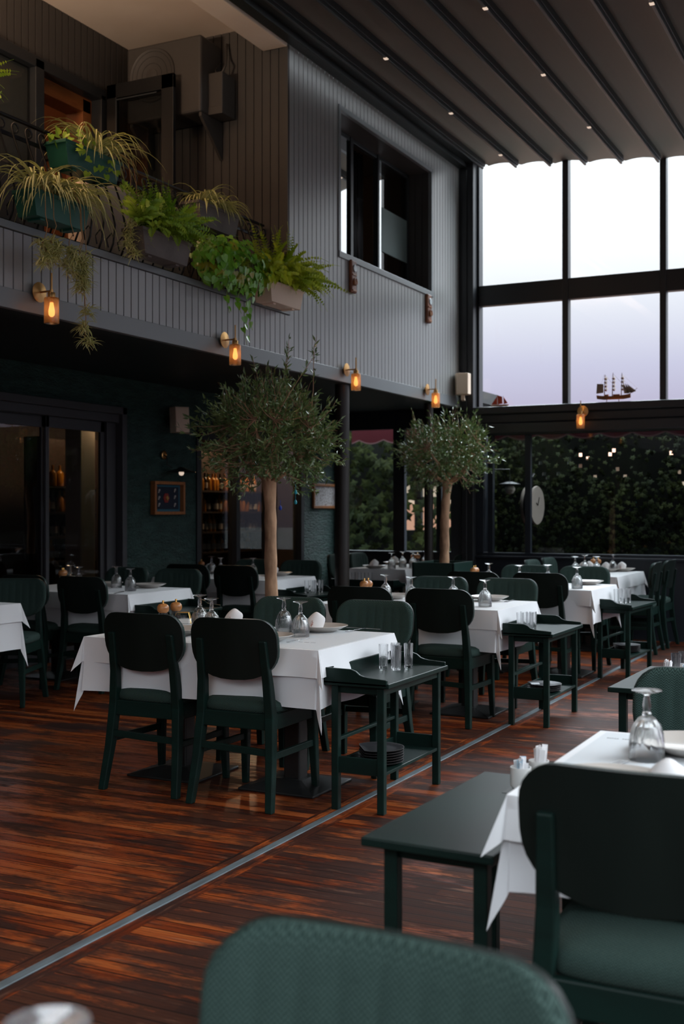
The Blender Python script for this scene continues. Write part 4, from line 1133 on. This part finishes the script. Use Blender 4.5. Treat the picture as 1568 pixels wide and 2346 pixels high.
for i, (x, y, z, m_, l) in enumerate(((-3.93, 7.18, 1.50, 'turq', 'upper turquoise glass charm'), (-3.92, 7.16, 1.43, 'turq', 'lower turquoise glass charm'), (-4.03, 7.14, 1.39, 'blueb', 'cobalt blue glass charm'))):
    b = MB().lathe([(0, -.018), (.008, -.014), (.012, -.004), (.009, .008), (.003, .016), (0, .018)], 12, (0, 0, 0)).tube([(0, 0, .016), (0, 0, .055)], .0012, 4)
    o = b.build('glass_charm', M[m_], smooth='auto'); o.location = (x, y, z); tag(o, l+' hanging low in the larger tree', 'ornament', 'glass charms in the tree')

# ================================================================== BALCONY
rt_ = thing('balcony_railing', 'black wrought iron balcony railing with scrolled balusters behind the planters', 'railing', (0, 0, 0))
MB().bar((-4.93, -.5, 3.74), (-4.93, 8.44, 3.74), .03, .016).build('handrail', M['black'], rt_, bevel=.003)
MB().bar((-4.90, -.5, 3.62), (-4.90, 8.44, 3.62), .014, .022).build('upper_rail', M['black'], rt_)
MB().bar((-4.80, -.5, 3.06), (-4.80, 8.44, 3.06), .016, .022).build('lower_rail', M['black'], rt_)
y = 4.2
while y < 8.44:
    b = MB(); pts = [(-4.80, y, 3.03), (-4.76, y, 3.12), (-4.745, y, 3.24), (-4.79, y, 3.42), (-4.86, y, 3.60), (-4.875, y, 3.66)]
    pts += [(-4.875+.0*k, y+.028-.028*math.cos(k*.6), 3.66+.028*math.sin(k*.6)) for k in range(1, 9)]
    b.tube(pts, .0065, 6); b.tube([(-4.80, y, 3.10), (-4.83, y+.02, 3.16), (-4.80, y+.035, 3.2), (-4.775, y+.02, 3.17)], .005, 5)
    b.build('baluster', M['black'], rt_, smooth=True); y += .118

# planters with plants
def planter(name, label, loc, L, Dp, Hh, m_, group='balcony planters'):
    t = thing(name, label, 'planter', loc, 0, group); b = MB(); k = .86
    def ring(l, d, z): return [(-d/2, -l/2, z), (d/2, -l/2, z), (d/2, l/2, z), (-d/2, l/2, z)]
    rs = [ring(L*k, Dp*k, 0), ring(L*.985, Dp*.97, Hh-.022), ring(L*1.02, Dp*1.04, Hh-.022), ring(L*1.02, Dp*1.04, Hh), ring(L*.93, Dp*.88, Hh), ring(L*.92, Dp*.86, Hh-.03)]
    vs = [p for r in rs for p in r]; fs = [(i*4+j, i*4+(j+1) % 4, (i+1)*4+(j+1) % 4, (i+1)*4+j) for i in range(5) for j in range(4)]+[(3, 2, 1, 0), (20, 21, 22, 23)]
    b.add(vs, fs)
    for u in (-.28, .28): b.box(-Dp*.3, Dp*.3, u*L-.02, u*L+.02, -.012, .002)
    b.build('planter_box', M[m_], t, bevel=.004)
    return t
def frond(b, base, d, L, w, droop, n=20, mi=0):
    p = Vector(base); d = d.normalized(); step = L/n; pts = [p.copy()]
    for i in range(n):
        p = p+d*step; d = (d+Vector((0, 0, -droop*(.4+i/n)))).normalized(); pts.append(p.copy())
    b.tube(pts, .0012, 3, cap=False)
    for i in range(2, n):
        t = (pts[i+1 if i+1 <= n else n]-pts[i-1]).normalized(); s = t.cross(Vector((0, 0, 1))); s = s.normalized() if s.length > 1e-3 else t.orthogonal()
        v = i/n; ll = w*(math.sin(PI*min(1, v*1.05+.06)))**.6
        for sg_ in (-1, 1):
            dd = (s*sg_+t*.45+Vector((0, 0, random.uniform(-.25, .1)))); leaf4(b, pts[i], dd, t, ll, step*1.15, mi, 0)
def fern(t, L, n, ln, m_, seed, spread=1.0, out=.4, z=.12):
    random.seed(seed); b = MB()
    for i in range(n):
        y = random.uniform(-L*.42, L*.42); a = random.uniform(0, 2*PI)
        d = Vector((math.cos(a)*.6+out, math.sin(a)*.8*spread, random.uniform(.25, 1.3)))
        frond(b, (random.uniform(-.03, .03), y, z), d, ln*random.uniform(.6, 1.1), .040, random.uniform(.04, .11))
    b.build('fern_fronds', M[m_], t)
def blade(b, base, d, L, w, droop, n=9):
    p = Vector(base); d = d.normalized(); st = L/n; vs = []
    for i in range(n+1):
        s = d.cross(Vector((0, 0, 1))); s = s.normalized() if s.length > 1e-3 else Vector((0, 1, 0)); up = s.cross(d)
        ww = w*(1-(i/n)**2.2)*.5+.0004
        vs += [p-s*ww+up*ww*.5, p-s*ww*.35, p+s*ww*.35, p+s*ww+up*ww*.5]
        p = p+d*st; d = (d+Vector((0, 0, -droop*(.5+1.2*i/n)))+rv(.02)).normalized()
    for j in range(3): b.add([], [])
    n0 = len(b.v); b.v += [tuple(v) for v in vs]
    for i in range(n):
        for j in range(3): a = n0+i*4+j; b.f.append((a, a+1, a+5, a+4)); b.m.append(1 if j == 1 else 0)
def spider(t, L, n, ln, seed, z=.12, stolons=(), out=.5, ys=None, sx=.12):
    random.seed(seed); b = MB(); ys = ys or [-L*.25, L*.25]
    for i in range(n):
        y = random.choice(ys)+random.uniform(-.03, .03); a = random.uniform(0, 2*PI)
        blade(b, (random.uniform(-.02, .02), y, z), Vector((math.cos(a)*.8+out*.6, math.sin(a), random.uniform(.35, 1.5))), ln*random.uniform(.6, 1.15), random.uniform(.012, .019), random.uniform(.22, .42))
    b.build('spider_leaves', [M['spider'], M['spiderc']], t)
    if stolons:
        s_ = MB()
        for (y0, y1, dz, k) in stolons:
            pts = [(0, y0, z), (.06, y0+(y1-y0)*.3, z+.06), (sx-.01, y0+(y1-y0)*.7, z-.02), (sx, y1, z-.15)]
            m = 5
            for j in range(1, m+1): pts.append((sx+.01*math.sin(j*2+y1*9), y1+.015*math.sin(j*1.7), z-.15-(dz-.15)*j/m))
            s_.tube(pts, [.0028]*len(pts), 5)
            b = MB()
            for q in range(k):
                v = 1-q*.13; zz = z-.15-(dz-.15)*max(v, 0); c = Vector((sx+random.uniform(-.02, .02), y1+random.uniform(-.025, .025), zz))
                for i in range(42):
                    a = random.uniform(0, 2*PI); blade(b, c+rv(.025), Vector((math.cos(a), math.sin(a), random.uniform(-.8, .9))), random.uniform(.04, .095), .009, .3, 4)
            b.build('plantlet_cluster', [M['spider'], M['spiderc']], t)
        s_.build('stolons', M['stolon'], t, smooth=True)
def heart(b, p, n, S, down):
    n = n.normalized(); v = (down-n*down.dot(n)); v = v.normalized() if v.length > 1e-3 else n.orthogonal().normalized(); u = n.cross(v)
    pr = [(0, -.12), (.28, -.30), (.5, -.10), (.46, .25), (.2, .65), (0, .95), (-.2, .65), (-.46, .25), (-.5, -.10), (-.28, -.30)]
    vs = [p]+[p+u*x*S+v*y*S+n*S*.14*abs(x) for x, y in pr]; b.add(vs, [(0, i+1, (i+1) % 10+1) for i in range(10)])
def pothos(t, L, n, seed, z=.12, R_=(.16, .2, .14), cx=.06, trails=()):
    random.seed(seed); b = MB(); s_ = MB()
    for i in range(n):
        u = rv(1); u = u.normalized()*random.uniform(.6, 1)
        p = Vector((cx+u.x*R_[0], u.y*R_[1]*1.0, z-.03+u.z*R_[2])); heart(b, p, u+Vector((.5, -.3, .4))+rv(.5), random.uniform(.035, .062), Vector((0, 0, -1))+rv(.6))
        if i % 3 == 0: s_.tube([(0, p.y*.5, z-.02), p.lerp(Vector((0, p.y*.5, z+.05)), .4), p], .0016, 4, cap=False)
    for (y0, y1, dz, k) in trails:
        pts = [(0, y0, z), (.12, (y0+y1)/2, z+.02), (.15, y1, z-.10)]+[(.15+.012*math.sin(j), y1+.02*math.sin(j*1.3), z-.10-(dz-.1)*j/6) for j in range(1, 7)]
        s_.tube(pts, .0018, 5)
        for i in range(k):
            j = 1+(len(pts)-2)*i/k; a = Vector(pts[int(j)]).lerp(Vector(pts[min(int(j)+1, len(pts)-1)]), j % 1)
            heart(b, a+rv(.02), Vector((1, -.4, .3))+rv(.6), random.uniform(.035, .06), Vector((0, 0, -1))+rv(.5))
    b.build('pothos_leaves', M['pothos'], t); s_.build('vines', M['fern2'], t)
PX = -4.60
t = planter('potted_spider_plant', 'green planter with a cascading spider plant at the lower left of the balcony', (PX, 5.42, 3.055), .50, .16, .15, 'pgreen')
spider(t, .5, 210, .44, 21, .15, [(-.17, -.20, .42, 4), (-.1, -.13, .38, 4), (.02, .02, .42, 4), (.13, .12, .52, 5), (.16, .15, .82, 3), (.13, .11, .48, 4)], ys=[-.14, .02, .17])
t = planter('potted_spider_plant', 'green planter hung on the handrail with a spider plant and pothos', (-4.80, 5.96, 3.50), .56, .17, .155, 'pgreen')
spider(t, .5, 90, .46, 22, .16, [(.18, .22, .62, 4), (.20, .28, .55, 3)], ys=[.08, .16], sx=.20); 
random.seed(5); b = MB()
for i in range(46):
    p = Vector((random.uniform(-.06, .12), random.uniform(-.30, .02), .16+random.uniform(-.03, .07))); 
    if random.random() < .25: p = Vector((.11, random.uniform(-.2, .28), random.uniform(-.02, .12)))
    heart(b, p, Vector((1, -.5, .6))+rv(.7), random.uniform(.030, .05), Vector((0, 0, -1))+rv(.8))
b.build('pothos_leaves', M['fern2'], t)
t = planter('potted_fern', 'grey stone planter with a dark bushy fern in the middle of the balcony edge', (PX, 6.48, 3.045), .56, .17, .165, 'pgrey')
fern(t, .56, 150, .42, 'fern2', 31, 1.2, .55, .17)
t = planter('potted_spider_plant', 'grey stone planter on the handrail with a small spider plant', (-4.80, 7.43, 3.46), .56, .18, .17, 'pgrey')
spider(t, .5, 130, .33, 23, .17, (), ys=[-.12, .02, .14])
t = planter('potted_pothos', 'variegated pothos spilling over the balcony edge between the two ferns', (PX, 7.35, 3.035), .46, .16, .14, 'pgrey')
pothos(t, .46, 520, 41, .17, (.17, .52, .21), .06, [(0, .02, .62, 12), (.06, .10, .50, 10), (-.24, -.22, .42, 7), (-.1, -.06, .40, 7)])
t = planter('potted_fern', 'beige planter with a bright green fern at the right end of the balcony', (PX, 8.12, 2.995), .54, .17, .16, 'pbeige')
fern(t, .54, 190, .50, 'fern', 32, 1.6, .6, .17)
t = planter('potted_fern', 'fern on the handrail cut off by the left edge', (-4.80, 4.82, 3.56), .4, .16, .14, 'pgreen')
fern(t, .4, 46, .40, 'fern2', 33, 1.2, .3, .14)
# things on the balcony
b = MB(); pr = [(6.22, 2.8), (7.4, 2.8), (7.45, 3.52), (7.35, 3.66), (6.3, 3.62), (6.2, 3.50)]
o = MB().prism(pr, -5.15, -5.02, 'x').build('padded_bench_back', M['cream'], bevel=.03); tag(o, 'pale padded back of a bench behind the balcony railing under the green planter', 'bench')
o = MB().box(-5.2, -5.12, 5.45, 5.95, 2.8, 3.56).build('chair_back_panel', M['ac'], bevel=.02); tag(o, 'dark grey panel leaning behind the balcony balusters', 'panel')
# condenser with fan, bracket and box
t = thing('air_conditioner', 'grey outdoor condenser unit mounted high on the balcony side wall', 'air conditioner', (-5.70, 8.30, 4.67))
b = MB().box(-.40, .35, -.16, .16, 0, .64); b.build('casing', M['ac'], t, bevel=.02)
MB().lathe([(.215, -.172), (.222, -.176), (.226, -.172), (.226, -.158)], 40, (-.13, 0, .37), axis='y').build('fan_ring', M['ac'], t, smooth='auto')
b = MB().lathe([(0, -.150), (.212, -.150), (.212, -.168), (0, -.168)], 40, (-.13, 0, .37), axis='y'); b.build('fan_opening', M['black'], t)
b = MB()
for r in (.10, .155, .20): b.tube([(-.13+r*math.cos(2*PI*k/28), -.172, .37+r*math.sin(2*PI*k/28)) for k in range(29)], .0018, 4, cap=False)
b.build('fan_grille', M['pedestal'], t)
MB().lathe([(0, -.180), (.055, -.176), (.058, -.165)], 24, (-.13, 0, .37), axis='y').build('fan_hub', M['ac'], t, smooth='auto')
for x in (-.36, .34): MB().prism([(.17, -.005), (-.15, -.005), (-.15, -.035), (.17, -.32)], x-.012, x+.012, 'x').build('bracket', M['ac'], t)
t = thing('junction_box', 'small grey electrical box with pipes beside the condenser unit', 'electrical box', (-5.29, 8.33, 4.72))
MB().box(-.075, .075, -.07, .13, 0, .30).build('casing', M['ac'], t, bevel=.008); MB().box(-.078, .078, -.075, .12, -.05, .015).build('lid', M['ac'], t, bevel=.004)
MB().tube([(.02, 0, .3), (.05, .02, .38), (.02, .08, .46), (.0, .12, .60)], .010, 8).tube([(-.02, .0, .3), (-.06, .03, .36), (-.05, .1, .44)], .007, 8).build('conduit', M['ac'], t, smooth=True)

# ================================================================== WALL LIGHTS
def make_sconce():
    t = thing('wall_sconce', 'x', 'wall light')        # mounted on a wall at x = 0, reaching out along +x, shade hanging in front
    MB().lathe([(.0, .0), (.030, .0), (.030, .012), (.058, .020), (.060, .026), (.0, .034)], 36, axis='x').build('wall_plate', M['brass'], t, smooth='auto')
    MB().tube([(.03, 0, 0), (.115, 0, 0)], .006, 10).lathe([(0, -.012), (.011, -.011), (.011, .008), (0, .010)], 14, (.115, 0, 0)).build('arm', M['brass'], t, smooth='auto')
    MB().tube([(.115, 0, .0), (.115, 0, .105)], .0055, 10).build('finial_rod', M['brass'], t, smooth='auto')
    MB().lathe([(.0, -.008), (.021, -.010), (.0225, -.014), (.0225, -.038), (.0, -.040)], 24, (.115, 0, 0)).build('cap', M['brass'], t, smooth='auto')
    MB().lathe([(.022, -.038), (.040, -.040), (.0435, -.046), (.0440, -.186), (.0415, -.190), (.0405, -.186), (.0405, -.05), (.022, -.042)], 32, (.115, 0, 0)).build('glass_shade', M['amberglass'], t, smooth='auto')
    MB().lathe([(0, -.045), (.010, -.047), (.010, -.065), (.0, -.067)], 14, (.115, 0, 0)).build('bulb_base', M['brass'], t, smooth='auto')
    MB().lathe([(0, -.066), (.010, -.068), (.012, -.082), (.019, -.120), (.017, -.140), (.008, -.150), (0, -.152)], 18, (.115, 0, 0)).build('bulb', M['bulb'], t, smooth='auto')
    return t
sconce = Stock(make_sconce); sgp = 'brass wall sconces with amber glass shades'
for y, l in ((5.38, 'leftmost of four on the grey facade'), (7.42, 'second from the left on the grey facade'), (9.48, 'third from the left on the grey facade'), (11.40, 'rightmost of four on the grey facade')):
    sconce((FX+.013, y, 2.655 if y < 6 else 2.64), 0, 'brass wall sconce with amber glass, '+l, sgp)
sconce((-3.26, 12.358, 2.43), -PI/2, 'brass wall sconce with amber glass on the beam under the model ship', sgp)
def speaker(loc, rz, tilt, label, w2=.075, h=.25, d=.16, bracket=True):
    t = thing('loudspeaker', label, 'loudspeaker', loc, rz, 'beige loudspeakers')     # faces -y
    b = MB().prism([(-w2, 0), (-w2*.72, -d*.55), (w2*.72, -d*.55), (w2, 0), (w2*.8, d*.45), (-w2*.8, d*.45)], 0, h, 'z')
    b.v = [(x, y+tilt*(z-h/2)*-1, z) for x, y, z in b.v]; b.build('case', M['speaker'], t, bevel=.006)
    b = MB().box(-w2*.68, w2*.68, -d*.57-.002, -d*.55, .015, h-.015); b.v = [(x, y+tilt*(z-h/2)*-1, z) for x, y, z in b.v]; b.build('grille', M['grille'], t)
    return t
t = speaker((-6.85, 10.03, 2.17), rad(50), -.12, 'beige loudspeaker on the green wall beside the larger tree', .10, .26, .2)
MB().box(-.10, .02, .10, .16, .08, .18).build('bracket', M['black'], t)
t = speaker((-4.60, 12.28, 2.66), rad(16), 0, 'beige loudspeaker on the corner column left of the tall window', .088, .235, .17)
MB().box(-.02, .02, -.02, .03, -.06, .0).box(-.02, .02, .0, .15, -.06, -.03).build('bracket', M['speaker'], t, bevel=.003)
# rope lamp on the green wall
t = thing('hanging_wall_lamp', 'black dish shaded lamp hung from a brass ring above the framed knots', 'wall light', (WX, 9.93, 1.94))
b = MB().lathe([(.035, 0), (.045, .006), (.045, .014), (.035, .02), (.030, .01)], 20, (.02, 0, 0), axis='x'); b.build('ring_plate', M['brass'], t, smooth='auto')
MB().tube([(.03, 0, 0), (.06, .005, -.02), (.06, .01, -.10), (.10, .04, -.13)], .007, 8).build('cord', M['black'], t, smooth=True)
MB().lathe([(0, -.10), (.03, -.105), (.05, -.12), (.15, -.152), (.152, -.156), (.05, -.135), (0, -.13)], 32, (.16, .12, -.02)).build('lamp_shade', M['black'], t, smooth='auto')
MB().lathe([(0, -.13), (.022, -.14), (.028, -.165), (.018, -.185), (0, -.19)], 18, (.16, .12, -.02)).build('bulb', M['led'], t, smooth='auto')

# framed pictures on the green wall
def frame_box(name, label, y0, y1, z0, z1, fw, dp, cat='picture'):
    t = thing(name, label, cat, (WX+.002, (y0+y1)/2, (z0+z1)/2)); a, c = (y1-y0)/2, (z1-z0)/2
    MB().box(0, dp, -a, a, c-fw, c).box(0, dp, -a, a, -c, -c+fw).box(0, dp, -a, -a+fw, -c+fw, c-fw).box(0, dp, a-fw, a, -c+fw, c-fw).build('frame', M['frameW'], t, bevel=.004)
    return t, a, c
t, a, c = frame_box('knot_display', 'wooden box frame with pale knots on navy and a red and yellow emblem', 9.73, 10.27, 1.33, 1.67, .032, .06)
MB().box(0, .012, -a+.03, a-.03, -c+.03, c-.03).build('blue_mount', M['bluemat'], t)
MB().box(.012, .016, -a+.065, a-.065, -c+.055, c-.055).build('navy_panel', M['navycard'], t)
b = MB()
for (y, z) in ((-.15, .07), (-.15, 0), (-.15, -.07), (.13, .08), (.13, .01), (.13, -.07)):
    b.tube([(.022, y+.022*math.cos(k*.7)*(.6+.4*math.sin(k)), z+.018*math.sin(k*.9)) for k in range(14)], .0035, 5)
b.build('rope_knots', M['rope'], t)
MB().lathe([(0, .018), (.055, .018), (.055, .022), (0, .022)], 6, (0, -.02, 0), axis='x').build('red_emblem', M['red'], t)
MB().lathe([(0, .022), (.030, .022), (.028, .027), (0, .029)], 4, (0, -.01, 0), axis='x').build('yellow_emblem', M['gold'], t)
t, a, c = frame_box('framed_chart', 'framed pale chart of small brown figures partly behind the tree', 13.22, 13.88, 1.40, 1.72, .035, .03)
MB().box(0, .012, -a+.03, a-.03, -c+.03, c-.03).build('chart', M['cardpic'], t)
# tall wooden plaques with dials
def make_plaque():
    t = thing('wall_plaque', 'x', 'plaque')
    MB().box(0, .035, -.055, .055, -.15, .15).build('board', M['redwood'], t, bevel=.012)
    MB().lathe([(0, .036), (.034, .036), (.036, .042), (.030, .046), (0, .045)], 24, (0, .005, .075), axis='x').build('dial', M['dial'], t, smooth='auto')
    b = MB()
    for y, z, h in ((-.022, -.05, .06), (.0, -.055, .055), (.024, -.045, .05)): b.lathe([(0, -h/2), (.010, -h/2), (.013, 0), (.007, h*.3), (.008, h/2), (0, h/2)], 10, (.045, y, z))
    b.box(.030, .042, -.04, .04, -.135, -.12).box(.030, .042, -.04, .04, .01, .022)
    b.build('carved_figure', M['frameW'], t, smooth='auto')
    return t
pq = Stock(make_plaque)
pq((FX+.001, 9.64, 3.51), 0, 'carved wooden plaque with a round pale dial under the left end of the upper window', 'carved wooden plaques on the facade')
pq((FX+.001, 11.47, 3.50), 0, 'carved wooden plaque with a round aqua dial under the right end of the upper window', 'carved wooden plaques on the facade')

# ================================================================== MODEL SHIPS
t = thing('model_ship', 'three masted wooden model ship standing on the ledge of the tall window', 'model ship', (-2.94, 12.48, 2.526))
b = MB(); vs = []; n = 14
for i in range(n+1):
    u = i/n; x = -.205+.36*u; w_ = .032*math.sin(PI*min(1, .18+u*.82))**.7+.002; zt = .062+.018*(2*u-1)**2+.006*u; zb = .030+.02*max(0, u-.8)*5*.6+.012*max(0, .2-u)*5
    vs += [(x, -w_, zt), (x, -w_*.7, (zt+zb)/2), (x, 0, zb), (x, w_*.7, (zt+zb)/2), (x, w_, zt)]
fs = [(i*5+j, (i+1)*5+j, (i+1)*5+j+1, i*5+j+1) for i in range(n) for j in range(4)]+[(i*5, i*5+4, (i+1)*5+4, (i+1)*5) for i in range(n)]+[(0, 1, 2, 3, 4), tuple(n*5+j for j in (4, 3, 2, 1, 0))]
b.add(vs, fs); b.box(-.12, -.08, -.015, .015, .07, .085).box(-.03, .04, -.012, .012, .066, .084); b.build('hull', M['hull'], t)
MB().box(-.10, .07, -.02, .02, 0, .006).tube([(-.10, 0, 0), (-.10, 0, .035)], .004, 6).tube([(.03, 0, 0), (.03, 0, .035)], .004, 6).build('stand', M['hull'], t)
b = MB(); b.bar((.13, 0, .075), (.225, 0, .14), .004, .004)
for i, (x, h) in enumerate(((-.125, .30), (-.04, .315), (.055, .31))):
    b.tube([(x, 0, .06), (x+.008, 0, h)], [.006, .003], 6)
    for z in (.13, .17, .21, .25): b.tube([(x+.012, -.03, z), (x+.016, 0, z+.006), (x+.012, .03, z)], .0095, 6)
    for z in (.13, .17, .21, .25, .28): wv = .05*(1-(z-.13)*3.2); b.bar((x+.006, -wv, z), (x+.010, wv, z), .003, .003)
b.build('masts', M['redwood'], t)
b = MB()
for x in (-.125, -.04, .055):
    for z in (.15, .19, .23, .262):
        wv = .045*(1-(z-.13)*3.2); b.add([(x+.014, -wv, z+.018), (x+.014, wv, z+.018), (x+.030, wv*1.05, z-.012), (x+.030, -wv*1.05, z-.012)], [(0, 1, 2, 3)])
b.build('square_sails', M['sail'], t, solid=.0015)
b = MB().add([(-.135, 0, .20), (-.205, 0, .205), (-.212, 0, .10), (-.135, 0, .105)], [(0, 1, 2, 3)]) or MB()
b = MB(); b.add([(-.135, 0, .20), (-.205, 0, .205), (-.212, 0, .10), (-.135, 0, .105)], [(0, 1, 2, 3)])
for (xa, za, xb) in ((.085, .21, .14), (.105, .20, .175), (.125, .19, .215)): b.add([(xa-.01, 0, za), (xb, 0, .075+.3*(xb-.13)+.01), (xb-.055, 0, .09)], [(0, 1, 2)])
b.build('fore_and_aft_sails', M['sail'], t, solid=.0012)
b = MB()
for (p, q) in (((.06, 0, .30), (.225, 0, .14)), ((-.035, 0, .31), (.06, 0, .2)), ((-.12, 0, .3), (-.04, 0, .2)), ((.055, 0, .25), (.20, 0, .125)), ((-.125, 0, .3), (-.2, 0, .08))): b.tube([p, q], .0008, 3, cap=False)
b.build('rigging', M['redwood'], t)
t = thing('model_sailboat', 'small red sailed model boat on the window ledge behind the smaller tree', 'model ship', (-4.235, 12.48, 2.526))
MB().prism([(-.09, .004), (.085, .0), (.10, .026), (-.11, .026)], -.016, .016, 'y').build('hull', M['wood'], t, bevel=.003)
b = MB()
for q in (((-.035, .03), (-.035, .12), (-.10, .03)), ((-.025, .03), (-.028, .13), (.025, .115), (.03, .035)), ((.045, .03), (.042, .11), (.09, .04))):
    b.add([(x, .002, z) for x, z in q], [tuple(range(len(q)))])
b.build('red_sails', M['sailr'], t, solid=.002)
MB().tube([(-.03, 0, .02), (-.03, 0, .14)], .002, 5).tube([(.038, 0, .02), (.038, 0, .125)], .002, 5).tube([(-.10, 0, .03), (-.03, 0, .135)], .001, 3).build('masts', M['redwood'], t)

# round double faced clock and lamp outside the corner of the window
t = thing('double_faced_clock', 'round double faced clock sign seen edge on outside the far window', 'clock', (-3.98, 12.86, 1.43), rad(-4)); r = .215
MB().lathe([(0, -.065), (r, -.065), (r+.006, -.05), (r, -.035), (0, -.035)], 40, axis='x').build('clock_face', M['clock'], t, smooth='auto')
MB().lathe([(0, .035), (r, .035), (r+.006, .05), (r, .065), (0, .065)], 40, axis='x').build('clock_face', M['clock'], t, smooth='auto')
MB().lathe([(0, -.035), (r-.02, -.035), (r-.02, .035), (0, .035)], 32, axis='x').build('clock_drum', M['black'], t, smooth='auto')
MB().bar((.067, 0, .0), (.067, .04, .09), .01, .004).bar((.067, 0, 0), (.067, -.05, .03), .01, .004).build('clock_hands', M['black'], t)
MB().tube([(0, 0, .22), (0, 0, .32), (0, .05, .36)], .010, 8).build('hanger', M['black'], t)
t = thing('globe_lamp', 'round opal globe lamp under a dark dish shade outside the corner window', 'lamp', (-4.24, 12.84, 1.62), 0)
MB().lathe([(0, -.065), (.035, -.055), (.060, -.02), (.062, .0), (.045, .035), (.0, .05)], 24).build('globe', M['globe'], t, smooth='auto')
MB().lathe([(0, .085), (.04, .08), (.12, .055), (.122, .05), (.04, .05), (0, .05)], 28).build('lamp_shade', M['frame'], t, smooth='auto')
MB().tube([(0, 0, .08), (0, 0, .22), (-.29, -.10, .22)], .008, 8).build('arm', M['frame'], t)

# ================================================================== BAR BOTTLES
def shelf(y0, y1, zs, label, x=-8.0):
    t = thing('bottle_shelf', label, 'shelf', (x, (y0+y1)/2, 0)); a = (y1-y0)/2
    for z in zs: MB().box(-.14, .12, -a, a, z-.022, z).build('shelf_board', M['barwall'], t)
    MB().box(-.16, -.14, -a-.02, a+.02, 0, zs[-1]+.5).build('back_panel', M['barwall'], t)
    for s in (-1, 1): MB().box(-.14, .12, s*a-.012, s*a+.012, 0, zs[-1]+.5).build('upright', M['barwall'], t)
    return t
def make_bottle(m_, fat=1.0, lab=True):
    def f():
        t = thing('bottle', 'x', 'bottle')
        MB().lathe([(0, 0), (.034*fat, 0), (.036*fat, .006), (.036*fat, .125), (.030*fat, .145), (.013, .165), (.012, .205), (.014, .208), (.013, .215), (0, .216)], 14).build('body', M[m_], t, smooth='auto')
        if lab: MB().lathe([(.0365*fat, .03), (.037*fat, .03), (.037*fat, .10), (.0365*fat, .10)], 14).build('paper_label', M['label'], t, smooth='auto')
        return t
    return f
kinds = [Stock(make_bottle('dkb')), Stock(make_bottle('amb', 1.15, False)), Stock(make_bottle('dkb', 1.1)), Stock(make_bottle('amb', .95))]
ORD = ('first second third fourth fifth sixth seventh eighth ninth tenth eleventh twelfth thirteenth fourteenth fifteenth sixteenth seventeenth').split()
kn = ['dark bottle with a pale label', 'round shouldered amber bottle', 'stout dark bottle with a pale label', 'amber bottle with a pale label']
rows = (.86, 1.11, 1.36, 1.62); rw = ('bottom', 'second', 'third', 'top')
R = random.Random(12)
shelf(12.02, 13.55, rows, 'dark shelves of bottles seen through the window behind the larger tree')
shelf(9.20, 10.0, rows, 'dark shelves of bottles seen through the sliding glass door')
for wh, y0, y1, wl in (('bar window', 12.10, 13.5, 'seen through the window behind the larger tree'), ('door', 9.28, 9.95, 'seen through the sliding glass door')):
    for ri, z in enumerate(rows):
        y = y0; k = 0
        while y < y1:
            q = R.choice((0, 2, 0, 3)) if ri < 2 else R.choice((1, 3, 1, 0)); k += 1
            kinds[q]((-7.98+R.uniform(-.02, .03), y, z), 0, '%s bottle from the left, %s shelf, %s' % (ORD[k-1], rw[ri], wl), 'bottles on the bar shelves')
            y += R.uniform(.085, .13)
# warm lamps of the rooms behind, plus a fill light added over the balcony
def lamp(name, loc, energy, col, size=.15, label=''):
    ld = bpy.data.lights.new(name, 'POINT'); ld.energy = energy; ld.color = col; ld.shadow_soft_size = size
    o = bpy.data.objects.new(name, ld); C.objects.link(o); o.location = loc; return o
ld = bpy.data.lights.new('added_balcony_fill', 'AREA'); ld.energy = 190; ld.color = (1, .74, .54); ld.size = .5  # unseen warm fill, added to brighten the cream ceiling
o = bpy.data.objects.new('added_balcony_fill', ld); C.objects.link(o); o.location = (-5.55, 4.0, 4.0); o.rotation_euler = (PI, 0, 0)
lamp('upper_room_lamp', (-8.0, 5.8, 4.9), 14, (1, .62, .36))
lamp('casement_room_lamp', (-6.6, 10.6, 4.6), 4, (1, .60, .35))
lamp('bar_lamp', (-7.6, 12.8, 2.4), 70, (1, .66, .38), .1)
lamp('bar_lamp_door', (-7.55, 9.65, 2.4), 32, (1, .66, .38), .1)
